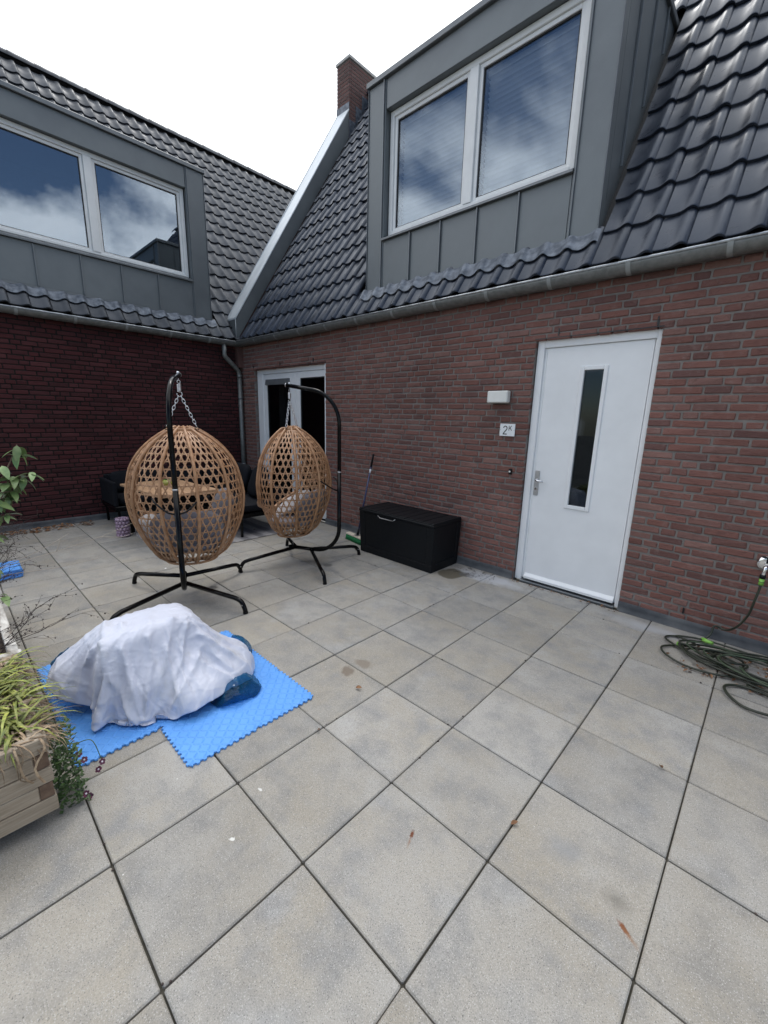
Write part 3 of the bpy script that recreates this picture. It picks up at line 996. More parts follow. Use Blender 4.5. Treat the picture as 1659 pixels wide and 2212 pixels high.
# ------------------------------------------------------------------ right house: gable coping, chimney, doors
def gable(H):
    # masonry below the coping, then the zinc cap itself
    y0, y1 = -.11, 2.50
    k = (7.546 - 3.279) / (6.302 - 3.692)
    z0 = 3.279
    zt = lambda y: z0 + (y - y0) * k
    MB().prism([(y0 + .02, 2.45), (y0 + .02, zt(y0 + .02) - .05), (y1, zt(y1) - .05), (y1, 2.45)], -6.60, -6.27, 0).build('gable_wall', 'cbrick', H)
    cp = MB()
    cp.prism([(y0 - .008, zt(y0) - .03), (y0 - .008, zt(y0)), (y1 * .45, zt(y1 * .45)), (y1 * .45, zt(y1 * .45) - .03)], -6.628, -6.246, 0)
    cp.prism([(y1 * .45 + .004, zt(y1 * .45) - .028), (y1 * .45 + .004, zt(y1 * .45) + .004), (y1, zt(y1)), (y1, zt(y1) - .03)], -6.628, -6.246, 0)
    C = cp.build('gable_coping', 'cope', H)
    MB().prism([(y0 + .004, 2.90), (y0 + .004, zt(y0) - .032), (y1, zt(y1) - .032), (y1, zt(y1) - .50)], -6.2695, -6.254, 0).build('coping_upstand', 'clad', C)
    MB().box(-6.62, -6.256, y0 - .004, y0 + .0035, 2.90, zt(y0) - .031).build('coping_end', 'clad', C)
    MB().tube([(-6.60, y0 - .006, zt(y0) + .004), (-6.60, y1, zt(y1) + .004)], .007, 6).build('coping_fold', 'cope', C)
    MB().tube([(-6.258, y0 - .008, 2.92), (-6.258, y0 - .008, zt(y0) - .03)], .004, 6).build('coping_edge', 'cope', C)
    # chimney
    cy0, cy1, cx0, cx1, cz0, cz1 = 2.505, 3.75, -6.62, -6.25, 6.6, 8.36
    ch = MB().box(cx0 + .006, cx1 - .006, cy0 + .006, cy1 - .006, cz0, cz1).build('chimney', 'mortar', H)
    st = MB()
    z = cz0
    r = 0
    while z + BH < cz1:
        off = .0 if r % 2 else -.11
        x = cx0 + off
        while x < cx1:
            p, q = max(x, cx0), min(x + .21, cx1)
            if q - p > .03:
                st.box(p, q, cy0, cy0 + .05, z, z + BH, .003)
            x += .221
        y = cy0 + .052 + off
        while y < cy1:
            p, q = max(y, cy0 + .052), min(y + .21, cy1)
            if q - p > .03:
                st.box(cx1 - .05, cx1, p, q, z, z + BH, .003)
            y += .221
        z += COURSE
        r += 1
    st.build('chimney_bricks', 'cbrick', ch, kind='stuff')
    MB().box(cx0 - .02, cx1 + .02, cy0 - .02, cy1 + .02, cz1 + .001, cz1 + .055, .006).build('chimney_cap', 'concrete', ch)
    # stepped lead flashing along the chimney side
    for k2 in range(3):
        ya = cy0 + .0 + k2 * .17
        za = 2.93 + (ya + .10) * 1.6
        MB().box(cx1 + .001, cx1 + .006, ya, ya + .185, za - .10, za + .27 + .02 * (k2 % 2), .002).build('step_flashing', 'lead', ch)
    MB().box(cx0 - .004, cx1 + .003, cy0 - .012, cy0 - .001, zt(y1) - .02, zt(y1) + .11, .002).build('apron_flashing', 'lead', ch)


gable(HR)


def entrance(H):
    D = .04
    fr = MB()
    fr.box(-.79, -.722, D, .11, 0.002, 2.392, .004)
    fr.box(.188, .222, D, .11, 0.002, 2.392, .004)
    fr.box(-.722, .188, D, .11, 2.322, 2.392, .004)
    fr.box(-.722, -.700, D + .022, .11, .03, 2.322, .002)
    fr.box(.178, .188, D + .022, .11, .03, 2.322, .002)
    DO = fr.build('front_door', 'white', H, label='white door frame with a white flush door and narrow pane')
    leaf = MB()
    y0, y1 = D + .018, .10
    gx0, gx1, gz0, gz1 = -.345, -.175, .868, 2.11
    for b in ((-.696, gx0, .03, 2.318), (gx1, .175, .03, 2.318), (gx0, gx1, .03, gz0), (gx0, gx1, gz1, 2.318)):
        leaf.box(b[0], b[1], y0, y1, b[2], b[3])
    leaf.box(-.6965, -.6945, y0 - .001, y0 + .01, .03, 2.318)
    leaf.build('door_leaf', 'white', DO)
    bead = MB()
    for b in ((gx0 - .03, gx0 + .004, gz0 - .03, gz1 + .03), (gx1 - .004, gx1 + .03, gz0 - .03, gz1 + .03), (gx0 + .004, gx1 - .004, gz0 - .03, gz0 + .004), (gx0 + .004, gx1 - .004, gz1 - .004, gz1 + .03)):
        bead.box(b[0], b[1], y0 - .013, y0 + .02, b[2], b[3], .004)
    bead.build('glazing_bead', 'white', DO)
    MB().box(gx0, gx1, y0 + .012, y0 + .018, gz0, gz1).build('door_pane', 'dglass', DO)
    wb = MB()
    wb.prism([(y0 - .030, .034), (y0 - .030, .058), (y0 - .001, .088), (y0 - .001, .034)], -.690, .172, 0)
    wb.build('weather_bar', 'white', DO)
    MB().box(-.72, .19, D - .03, .11, -.012, .012, .004).build('threshold', 'trim', DO)
    pl = MB()
    pl.box(-.691, -.645, y0 - .009, y0 - .0005, .92, 1.17, .004)
    HP = pl.build('door_handle', 'steel', DO)
    hd = MB()
    hd.tube([(-.668, y0 - .008, 1.075), (-.668, y0 - .035, 1.075), (-.660, y0 - .050, 1.075), (-.640, y0 - .056, 1.074), (-.585, y0 - .056, 1.072)], [.011, .011, .011, .010, .009], 10)
    hd.tube([(-.668, y0 - .008, 1.075), (-.668, y0 - .016, 1.075)], .016, 12)
    hd.tube([(-.668, y0 - .0085, .988), (-.668, y0 - .016, .988)], .016, 14)
    hd.build('door_lever', 'chrome', DO)
    MB().tube([(-.668, y0 - .0162, .990), (-.668, y0 - .018, .990)], .006, 10).build('keyhole', 'ink', DO)
    MB().box(-.30, -.20, .70, .74, .3, 1.0).build('hall_wall', 'room', DO)


def french(H):
    D = .055
    fr = MB()
    zt = 2.392
    fr.box(-5.905, -5.735, D, .12, .004, zt, .004)
    fr.box(-3.968, -3.938, D - .045, .12, .004, zt, .004)
    fr.box(-5.735, -3.968, D, .12, 2.315, zt, .004)
    F = fr.build('garden_doors', 'white', H, label='pair of white glazed garden doors behind the rear hanging chair')

    def leaf(x0, x1, s0, s1):
        y0, y1 = D + .014, .115
        m = MB()
        m.box(x0, x0 + s0, y0, y1, .03, 2.311, .003)
        m.box(x1 - s1, x1, y0, y1, .03, 2.311, .003)
        m.box(x0 + s0, x1 - s1, y0, y1, 2.215, 2.311, .003)
        m.box(x0 + s0, x1 - s1, y0, y1, .03, .22, .003)
        L = m.build('door_leaf', 'white', F)
        g = MB()
        a, b = x0 + s0, x1 - s1
        for q in ((a, a + .014, .22, 2.215), (b - .014, b, .22, 2.215), (a + .014, b - .014, .22, .234), (a + .014, b - .014, 2.20, 2.215)):
            g.box(q[0], q[1], y0 + .012, y0 + .04, q[2], q[3])
        g.build('glazing_gasket', 'seal', F)
        MB().box(a + .013, b - .013, y0 + .024, y0 + .03, .233, 2.20).build('window_pane', 'dglass', F)
    leaf(-5.732, -4.789, .105, .145)
    leaf(-4.783, -3.972, .125, .02)
    v = MB()
    y = D + .014
    v.prism([(y - .035, 2.135), (y - .02, 2.225), (y - .001, 2.225), (y - .001, 2.13)], -5.63, -4.93, 0)
    v.build('vent_grille', 'trim', F)
    # curtain and room
    c = MB()
    c.surf(lambda u, v2: Vector((-5.60 + .20 * u, .30 + .03 * math.sin(u * 28), .06 + 2.2 * v2)), 24, 1)
    c.build('curtain', pbr('olive_curtain', (.13, .13, .11), (.17, .17, .14), 6, rough=.95), F)


entrance(HR)
french(HR)
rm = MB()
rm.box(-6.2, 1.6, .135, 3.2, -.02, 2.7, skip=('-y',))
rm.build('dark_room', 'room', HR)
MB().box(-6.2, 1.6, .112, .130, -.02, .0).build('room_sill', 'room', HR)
# steel lintel lines and open weep joints over the openings
for p, q in ((-5.935, -3.93), (-.805, .235)):
    MB().box(p, q, -.004, .05, 2.396, 2.404).build('lintel', 'ink', HR)
for x in (-5.93, -5.10, -4.22, -.59, .185):
    MB().box(x - .005, x + .005, -.005, .03, 2.412, 2.475).build('weep_vent', 'ink', HR)
for x in (.70, 1.9, -3.35):
    MB().box(x - .006, x + .006, -.005, .03, .135, .185).build('weep_vent', 'ink', HR)

# downpipe in the corner belongs to the dark house
dp = thing('downpipe', 'grey zinc downpipe with swan neck in the corner of the two walls', 'downpipe', (-6.31, 3.735, 0), world=True)
pts = [(-6.29, 3.46, 2.81), (-6.29, 3.46, 2.66)] + spline([(-6.29, 3.46, 2.66), (-6.292, 3.48, 2.60), (-6.30, 3.64, 2.46), (-6.31, 3.715, 2.38), (-6.315, 3.735, 2.28)], 5)
MB().tube(pts, .038, 14).build('swan_neck', 'gutter', dp)
MB().tube([(-6.315, 3.735, 2.31), (-6.315, 3.735, .01)], .040, 14).build('pipe', 'gutter', dp)
MB().tube([(-6.315, 3.735, 2.33), (-6.315, 3.735, 2.27)], .044, 14).build('collar', 'gutter', dp)
for z in (1.9, .7):
    MB().tube([(-6.315, 3.735, z), (-6.315, 3.735, z + .03)], .043, 14).build('bracket', 'trim', dp)

# ------------------------------------------------------------------ small fittings on the brick wall
wl = thing('wall_lamp', 'white rectangular wall lamp on the red brick, above the number plate', 'wall lamp', (-1.11, 3.79, 1.82), world=True)
MB().box(-1.218, -1.002, 3.785, 3.798, 1.825, 1.932, .003).build('back_plate', 'trim', wl)
MB().box(-1.222, -.998, 3.712, 3.784, 1.820, 1.937, .010).build('lamp_cover', 'lampw', wl)
MB().box(-1.222, -1.150, 3.735, 3.7349, 1.8195, 1.8205).build('cover_catch', 'trim', wl)

hn = thing('house_number', 'white enamel number plate reading 2K beside the front door', 'number plate', (-1.003, 3.79, 1.492), world=True)
MB().box(-1.085, -.920, 3.786, 3.7925, 1.493, 1.616, .002).build('plate', 'sign', hn)
yf = 3.7852


def stroke(m, pts, wd):
    pts = [Vector((p[0], 0, p[1])) for p in pts]
    n = len(pts)
    L, Rr = [], []
    for i in range(n):
        a, b = pts[max(i - 1, 0)], pts[min(i + 1, n - 1)]
        t = (b - a).normalized()
        s = Vector((-t.z, 0, t.x)) * wd / 2
        L.append(pts[i] + s)
        Rr.append(pts[i] - s)
    vs = []
    for p in L + Rr:
        vs.append((p.x, yf, p.z))
    k = len(L)
    vs2 = [(a, b + .0012, c) for a, b, c in vs]
    fs = [(i, i + 1, k + i + 1, k + i) for i in range(k - 1)]
    m.add(vs + vs2, fs + [(i, 2 * k + i, 2 * k + i + 1, i + 1) for i in range(k - 1)] + [(k + i, k + i + 1, 3 * k + i + 1, 3 * k + i) for i in range(k - 1)])


two = MB()
cx, cz = -1.0245, 1.5715
pts = [(cx + .019 * math.cos(a), cz + .0205 * math.sin(a)) for a in [R(172 - 12 * i) for i in range(17)]]
stroke(two, pts + [(cx + .013, 1.556), (cx - .006, 1.534), (cx - .0195, 1.5165)], .0095)
stroke(two, [(cx - .0235, 1.513), (cx + .0215, 1.513)], .0095)
two.build('digit', 'ink', hn)
kk = MB()
stroke(kk, [(-.9835, 1.549), (-.9835, 1.597)], .0068)
stroke(kk, [(-.980, 1.569), (-.9565, 1.597)], .0066)
stroke(kk, [(-.9725, 1.577), (-.954, 1.549)], .0066)
kk.build('letter', 'ink', hn)
for x in (-1.077, -.928):
    MB().tube([(x, 3.7862, 1.553), (x, 3.7845, 1.553)], .004, 8).build('screw', 'steel', hn)

db = thing('doorbell', 'small black doorbell with white button left of the front door', 'doorbell', (-.928, 3.79, 1.11), world=True)
MB().box(-.943, -.913, 3.775, 3.797, 1.108, 1.165, .003).build('bell_case', 'blackp', db)
MB().tube([(-.928, 3.7745, 1.138), (-.928, 3.769, 1.138)], .0095, 12).build('bell_button', 'lampw', db)

tp = thing('wall_tap', 'chrome outdoor tap with round wall rosette on the red brick', 'tap', (1.125, 3.79, .60), world=True)
MB().lathe([(.001, .012), (.036, .012), (.052, .009), (.058, .002), (.058, -.004)][::-1], 24, X=Matrix.Translation((1.125, 3.786, .684)) @ Matrix.Rotation(R(90), 4, 'X')).build('rosette', 'chrome', tp)
m = MB()
m.tube([(1.125, 3.78, .684), (1.125, 3.72, .684)], .016, 12)
m.tube(spline([(1.125, 3.735, .684), (1.122, 3.705, .672), (1.118, 3.698, .645), (1.117, 3.697, .615)], 5), .013, 12)
m.build('tap_body', 'chrome', tp)
m = MB()
m.tube([(1.125, 3.735, .70), (1.125, 3.735, .735)], .007, 8)
m.box(1.09, 1.16, 3.729, 3.741, .735, .747, .004)
m.build('tap_lever', 'blackp', tp)
MB().tube([(1.117, 3.697, .622), (1.117, 3.697, .594)], .018, 12).build('tap_collar', 'blackp', tp)

# ------------------------------------------------------------------ garden hose
random.seed(21)
hs = thing('garden_hose', 'dark green garden hose lying in a tangled coil below the tap', 'garden hose', (1.2, 3.35, 0), world=True)
HP = spline([(1.117, 3.697, .60), (1.116, 3.69, .52), (1.105, 3.685, .42), (1.09, 3.695, .30), (1.05, 3.715, .19), (1.0, 3.74, .125), (.96, 3.755, .115), (.93, 3.755, .125), (.912, 3.75, .115), (.905, 3.73, .06), (.88, 3.70, .022), (.85, 3.66, .018)], 6)
m = MB().tube(HP, .0078, 8)
m.build('hose_riser', 'hose', hs)
MB().tube([(1.117, 3.697, .592), (1.117, 3.697, .545)], .0155, 12).build('hose_connector', 'lime', hs)
MB().tube([(1.117, 3.697, .570), (1.117, 3.697, .566)], .0165, 12).build('connector_ring', 'ink', hs)


def loop(cx, cy, rx, ry, rot, z, n=10, a0=0, sweep=360, amp=.08):
    out = []
    sd = random.random() * 50
    for i in range(n + 1):
        a = R(a0 + sweep * i / n)
        k = 1 + amp * noise.noise(Vector((math.cos(a) * 1.2, math.sin(a) * 1.2, sd)))
        x, y = rx * math.cos(a) * k, ry * math.sin(a) * k
        out.append((cx + x * math.cos(rot) - y * math.sin(rot), cy + x * math.sin(rot) + y * math.cos(rot), z + .012 * abs(math.sin(a * 1.5 + sd))))
    return out


cl = []
cl += [(.85, 3.66, .018)]
cl += loop(1.06, 3.49, .42, .17, -.05, .012, 10, 130, 380)
cl += loop(1.28, 3.42, .52, .19, .02, .026, 10, 150, 390)
cl += loop(1.10, 3.36, .36, .20, -.15, .040, 10, 190, 350)
cl += loop(1.42, 3.40, .48, .22, .1, .052, 10, 170, 380)
cl += loop(1.30, 3.30, .44, .13, -.1, .062, 10, 200, 370)
cl += loop(1.55, 3.36, .56, .20, .05, .072, 10, 170, 330)
MB().tube(spline(cl, 6), .0074, 8).build('hose_coil', 'hose', hs)
cl = []
cl += loop(.90, 3.30, .25, .17, .1, .012, 10, 40, 340)
cl += loop(.97, 3.36, .17, .12, .3, .03, 8, 20, 340)
cl += loop(1.40, 3.22, .42, .12, -.15, .03, 8, 160, 300)
MB().tube(spline(cl, 6), .0074, 8).build('hose_coil', 'hose', hs)
MB().tube(spline(loop(1.20, 2.99, .155, .125, -.5, .012, 10, 100, 352) + [(1.16, 3.16, .02), (1.35, 3.3, .05)], 6), .0085, 8).build('hose_loop', 'hose', hs)
for q in range(4):
    MB().tube(spline(loop(1.2 + .14 * q, 3.38 - .04 * q, .40 + .04 * q, .15 + .02 * q, .06 * q - .1, .05 + .012 * q, 10, 60 * q, 300), 6), .0062, 6).build('thin_hose', 'hosegreen', hs)
for p, q in (((.86, 3.665, .022), (.93, 3.635, .022)), ((.775, 3.415, .03), (.735, 3.425, .03))):
    MB().tube([p, q], .0155, 12).build('hose_connector', 'lime', hs)

# ------------------------------------------------------------------ hanging egg chairs
random.seed(5)
PT = [0, .03, .07, .14, .21, .28, .35, .48, .555, .70, .77, .845, .915, .965, 1.0]
PR = [.43, .56, .66, .755, .835, .905, .96, 1.0, .99, .915, .83, .70, .53, .36, .21]
RB, HB = .465, 1.14


def prof_r(t):
    t = min(max(t, 0), 1)
    for i in range(len(PT) - 1):
        if t <= PT[i + 1]:
            # smooth (Catmull-Rom on the table)
            f = (t - PT[i]) / (PT[i + 1] - PT[i])
            a, b, c, d = PR[max(i - 1, 0)], PR[i], PR[i + 1], PR[min(i + 2, len(PR) - 1)]
            return RB * .5 * ((2 * b) + (c - a) * f + (2 * a - 5 * b + 4 * c - d) * f * f + (3 * b - a - 3 * c + d) * f ** 3)
    return RB * PR[-1]


def egg(phi, t, off=0.0):
    """x = backwards (towards the pole), y = sideways, z up from the basket's underside"""
    r = prof_r(t) + off
    k = .90 if math.cos(phi) > 0 else .66
    return Vector((math.cos(phi) * r * k, math.sin(phi) * r, t * HB - off * (1 if t < .02 else 0)))


def eggn(phi, t):
    e = 1e-3
    a = egg(phi + e, t) - egg(phi - e, t)
    b = egg(phi, min(t + e, 1)) - egg(phi, max(t - e, 0))
    n = a.cross(b)
    return n.normalized() if n.length > 1e-12 else Vector((0, 0, 1))


def phic(t):
    u = min(max((t - .15) / .24, 0), 1)
    u = u * u * (3 - 2 * u)
    return R(180 - 66 * u)


# arc length table
AT = [i / 400 for i in range(401)]
AS = [0.0]
for i in range(400):
    AS.append(AS[-1] + math.hypot(prof_r(AT[i + 1]) - prof_r(AT[i]), HB / 400))
TOT = AS[-1]


def t_of(s):
    s = min(max(s, 0), 1) * TOT
    lo, hi = 0, 400
    while hi - lo > 1:
        m = (lo + hi) // 2
        if AS[m] <= s:
            lo = m
        else:
            hi = m
    return (lo + (s - AS[lo]) / max(AS[hi] - AS[lo], 1e-9)) / 400


def egg_chair(hub, pole_deg, tip_over, label_stand, label_basket, label_cush, label_pil, leg0, twist=0.0):
    a = R(pole_deg)
    st = thing('chair_stand', label_stand, 'chair stand', (*hub, 0), a, 'black steel stands of the hanging chairs')
    r = .0215
    m = MB()
    zt = .175
    P = [Vector((-.16, 0, zt)), Vector((.16, 0, zt))] + arc((.16, 0, zt + .28), .28, R(-90), 0, 10, ((1, 0, 0), (0, 0, 1)))[1:] + [Vector((.44, 0, 1.065))]
    m.tube(P, r, 14)
    m.build('lower_pole', 'black', st)
    m = MB()
    P = [Vector((.44, 0, 1.07)), Vector((.44, 0, 1.56))] + arc((.09, 0, 1.56), .35, 0, R(84), 12, ((1, 0, 0), (0, 0, 1)))[1:] + [Vector((-tip_over - .035, 0, 1.952))]
    TW = Matrix.Translation((.44, 0, 0)) @ Matrix.Rotation(R(twist), 4, 'Z') @ Matrix.Translation((-.44, 0, 0))
    P = [TW @ p for p in P]
    m.tube(P, r * .93, 14)
    m.build('upper_pole', 'black', st)
    MB().tube([(.44, 0, 1.062), (.44, 0, 1.076)], r * 1.03, 14).build('joint_ring', 'steel', st)
    MB().tube([(-.155, 0, zt), (-.178, 0, zt)], [r * 1.12, r * .9], 14).build('end_cap', 'black', st)
    MB().tube([TW @ Vector((-tip_over - .034, 0, 1.952)), TW @ Vector((-tip_over - .044, 0, 1.953))], r * .95, 14).build('end_cap', 'steel', st)
    for k in range(4):
        la = R(leg0 + 90 * k) - a
        e = Vector((math.cos(la), math.sin(la), 0))
        x = .10 if math.cos(la) > 0 else -.10
        foot = e * .69
        i0 = Vector((x, .01 * math.copysign(1, math.sin(la)), zt))
        b = foot * .86
        m = MB()
        knee = spline([Vector((b.x, b.y, .118)), Vector((foot.x * .95, foot.y * .95, .098)), Vector((foot.x, foot.y, .045)), Vector((foot.x * 1.012, foot.y * 1.012, .008))], 5)
        m.tube([i0] + knee, .0195, 12)
        L = m.build('leg', 'black', st)
        MB().tube([(foot.x * 1.0115, foot.y * 1.0115, .014), (foot.x * 1.0125, foot.y * 1.0125, 0)], .0208, 12).build('foot_cap', 'black', L)
        sd = e.cross(Vector((0, 0, 1)))
        q = Vector((foot.x * .985, foot.y * .985, .075))
        MB().tube([q + sd * .0185, q + sd * .0215], .006, 8).build('bolt', 'steel', L)
    # stop bar that keeps the basket off the pole
    m = MB()
    m.tube(spline([(.30, -.17, .985), (.345, -.15, .955), (.41, -.07, .89), (.425, 0, .875), (.41, .07, .89), (.345, .15, .955), (.30, .17, .985)], 5), .0075, 8)
    m.build('stop_bar', 'black', st)
    # basket, hanging from the arm
    ca, sa = math.cos(a), math.sin(a)
    tl = TW @ Vector((-tip_over, 0, 0))
    org = Vector((hub[0] + ca * tl.x - sa * tl.y, hub[1] + sa * tl.x + ca * tl.y, .365))
    a += R(twist)
    B = thing('hanging_basket', label_basket, 'hanging chair', tuple(org), a, 'rattan egg baskets')
    for ph in (-85, -51, -17, 17, 51, 85):
        p = R(ph)
        pts = [egg(p, 0) * .55 + Vector((0, 0, -.012))] + [egg(p, t, .008) for t in [0, .02, .05] + [.05 + .95 * i / 26 for i in range(1, 27)]] + [egg(p, 1) * .55 + Vector((0, 0, HB * .45 + .022))]
        MB().tube(pts, .0132, 8).build('rib', 'cane2', B)
    ts = [.155, .17, .19, .215, .25, .29, .34] + [.34 + .66 * i / 22 for i in range(1, 23)]
    for o, rr in ((.010, .0135), (.034, .012)):
        left = [egg(phic(t), t, o) for t in ts]
        right = [egg(-phic(t), t, o) for t in ts]
        top = [Vector((.02, y * prof_r(1), HB + .012)) for y in (.5, 0, -.5)]
        MB().tube(left + top + right[::-1], rr, 8, closed=True).build('rim', 'cane2', B)
    for t, o, rr in ((0.0, .012, .011), (1.0, .0, .010)):
        MB().tube([egg(2 * math.pi * i / 28, t, o) for i in range(28)], rr, 8, closed=True).build('hoop', 'cane2', B)
    # woven hexagonal caning: level strips and two slanting families
    rows, pitch = 20, R(8.2)
    strips = []
    for k in range(rows):
        s = (k + .6) / rows
        t = t_of(s)
        pc = phic(t) + (.0 if t > .16 else .02)
        n = max(8, int(pc / R(6)))
        wob = random.uniform(-.002, .002)
        strips.append([(-pc + 2 * pc * i / n, t + wob * math.sin(i * .7), .003 * math.sin(i * 3.1 + k)) for i in range(n + 1)])
    for sg in (-1, 1):
        for j in range(-34, 35):
            cur = []
            for i in range(61):
                s = i / 60
                kf = s * rows - .6
                ph = pitch * (j + (.25 if sg > 0 else -.25) + sg * kf / 2) + R(.5) * math.sin(j * 2.3 + i * .3)
                t = t_of(s)
                if abs(ph) <= phic(t) + .005:
                    cur.append((ph, t, .003 * math.sin(i * 2.0 + j * sg)))
                else:
                    if len(cur) > 4:
                        strips.append(cur)
                    cur = []
            if len(cur) > 4:
                strips.append(cur)
    for q in strips:
        pts = [egg(p, t, -.004 + o) for p, t, o in q]
        nr = [eggn(p, t) for p, t, o in q]
        MB().ribbon(pts, nr, random.uniform(.0105, .0140), .0022).build('cane_strip', 'cane', B)
    for k in range(8):
        p = 2 * math.pi * k / 16
        d = egg(p, 0)
        e = egg(p + math.pi, 0)
        pts = [d + (e - d) * i / 10 + Vector((0, 0, -.03 * math.sin(math.pi * i / 10) - .001 * k)) for i in range(11)]
        MB().ribbon(pts, [Vector((0, 0, -1))] * 11, .012, .002).build('cane_strip', 'cane', B)
    # spring and chains (basket frame coordinates)
    ztip = 1.952 - .365
    m = MB()
    m.tube([(0, 0, ztip - .018), (0, 0, ztip - .045)], .003, 6)
    m.tube([(0, .012 * math.cos(u), ztip - .057 + .012 * math.sin(u)) for u in [R(30 * i) for i in range(13)]], .0028, 6)
    m.build('eye_bolt', 'galv', B)
    m = MB()
    m.tube([(.014 * math.cos(2 * math.pi * 8 * i / 96), .014 * math.sin(2 * math.pi * 8 * i / 96), ztip - .075 - .062 * i / 96) for i in range(97)], .0036, 6)
    m.build('spring', 'galv', B)
    m = MB()
    m.tube([(0, .020 * math.cos(u), ztip - .158 + .020 * math.sin(u)) for u in [R(-200 + 27 * i) for i in range(11)]], .0032, 6)
    m.tube([(0, 0, ztip - .137), (0, 0, ztip - .146)], .003, 6)
    m.build('hook', 'galv', B)
    m = MB()
    m.tube([(0, 0, ztip), (0, 0, ztip + .026)], .010, 8)
    m.build('tip_bolt', 'galv', B)
    for sgn in (-1, 1):
        p0, p1 = Vector((0, .010 * sgn, ztip - .172)), Vector((.02, .118 * sgn, HB + .022))
        d = p1 - p0
        nl = 9
        t = d.normalized()
        s1 = t.cross(Vector((1, 0, 0))).normalized()
        s2 = t.cross(s1)
        m = MB()
        for k in range(nl):
            c = p0 + d * ((k + .5) / nl)
            s = s1 if k % 2 else s2
            h = d.length / nl * .62
            pts = []
            for i in range(12):
                u = 2 * math.pi * i / 12
                pts.append(c + t * (h * math.copysign(min(abs(math.cos(u)) * 1.15, 1), math.cos(u))) + s * (.0105 * math.sin(u)))
            m.tube(pts, .0027, 5, closed=True)
        m.build('chain', 'galv', B)
        MB().tube([p1 + Vector((0, .016 * math.cos(u), -.01 + .016 * math.sin(u))) for u in [R(36 * i) for i in range(10)]], .0035, 6, closed=True).build('chain_ring', 'black', B)
    # cushions
    def pad(name, label, cat, mat, c, r, rot, sd, pw=2.6, grp=None):
        m = MB()

        def fn(u, v):
            th, al = 2 * math.pi * u, math.pi * (v - .5)
            sp = lambda q: math.copysign(abs(q) ** (2 / pw), q)
            p = Vector((sp(math.cos(al)) * sp(math.cos(th)), sp(math.cos(al)) * sp(math.sin(th)), math.copysign(abs(math.sin(al)) ** .8, math.sin(al))))
            e = max(abs(p.x), abs(p.y))
            k = 1 + .06 * noise.noise(p * 2.2 + Vector((sd, 0, 0)))
            q = Vector((p.x * r[0], p.y * r[1], p.z * r[2] * (1.15 - .55 * e ** 3))) * k
            return q
        m.surf(fn, 28, 16, cu=True)
        o = put(name, m.mesh(name, mat))
        q = Matrix.Translation(org) @ Matrix.Rotation(a, 4, 'Z') @ Matrix.Translation(c) @ Matrix.Rotation(rot[2], 4, 'Z') @ Matrix.Rotation(rot[1], 4, 'Y') @ Matrix.Rotation(rot[0], 4, 'X')
        o.matrix_world = q
        tag(o, label, cat, grp)
        MBs = MB()
        return o
    pad('seat_cushion', label_cush[0], 'cushion', 'cushion', (.04, 0, .15), (.235, .275, .07), (0, 0, 0), 1, 2.6, 'grey seat cushions of the egg chairs')
    pad('back_cushion', label_cush[1], 'cushion', 'cushion', (.225, .02, .31), (.19, .29, .075), (0, R(-68), 0), 2, 3.0, 'grey back cushions of the egg chairs')
    return pad


PILL = 'pale pillows in the egg chairs'
pad = egg_chair((-2.665, 1.14), -21.5, .08, 'black steel chair stand in front, its pole facing the camera', 'front rattan egg chair basket seen from behind, nearer the white sheet',
                ('grey seat cushion inside the front egg chair', 'grey back cushion inside the front egg chair'), '', 19, -9)
pad('pillow', 'grey pillow standing up at the right inside the front egg chair', 'pillow', 'cushion', (.02, .27, .42), (.19, .20, .06), (R(72), R(12), R(18)), 7, 3.2, 'pillows leaning in the egg chairs')
pad('pillow', 'pale pillow at the left inside the front egg chair', 'pillow', 'pillow', (.0, -.30, .26), (.13, .15, .05), (R(-62), 0, R(-14)), 8, 3.2, 'pillows leaning in the egg chairs')
pad = egg_chair((-2.70, 2.47), 26.0, .13, 'black steel chair stand at the back, its curved arm seen from the side', 'rear rattan egg chair basket seen from the side before the garden doors',
                ('grey seat cushion inside the rear egg chair', 'grey back cushion inside the rear egg chair'), '', -18.6)
pad('pillow', 'pale pillow lying inside the rear egg chair', 'pillow', 'pillow', (-.02, .05, .30), (.22, .24, .06), (R(12), R(-30), R(10)), 9, 3.2, 'pillows leaning in the egg chairs')

# ------------------------------------------------------------------ lounge corner
random.seed(9)


def soft(m, x0, x1, y0, y1, z0, z1, p=5.0, sd=0, X=None, n=20):
    c = Vector(((x0 + x1) / 2, (y0 + y1) / 2, (z0 + z1) / 2))
    h = Vector(((x1 - x0) / 2, (y1 - y0) / 2, (z1 - z0) / 2))

    def fn(u, v):
        th, al = 2 * math.pi * u, math.pi * (v - .5)
        sp = lambda q: math.copysign(abs(q) ** (2 / p), q)
        q = Vector((sp(math.cos(al)) * sp(math.cos(th)), sp(math.cos(al)) * sp(math.sin(th)), sp(math.sin(al))))
        q *= 1 + .035 * noise.noise(q * 1.7 + Vector((sd, sd, 0)))
        w_ = Vector((q.x * h.x, q.y * h.y, q.z * h.z))
        return (X @ w_ if X is not None else w_) + c
    m.surf(fn, n + 8, n, cu=True)
    return m


rg = MB().box(-6.0, -3.91, 1.45, 3.10, .0015, .010, .002).build('outdoor_rug', 'rug')
tag(rg, 'grey and white striped outdoor rug under the lounge set', 'rug')

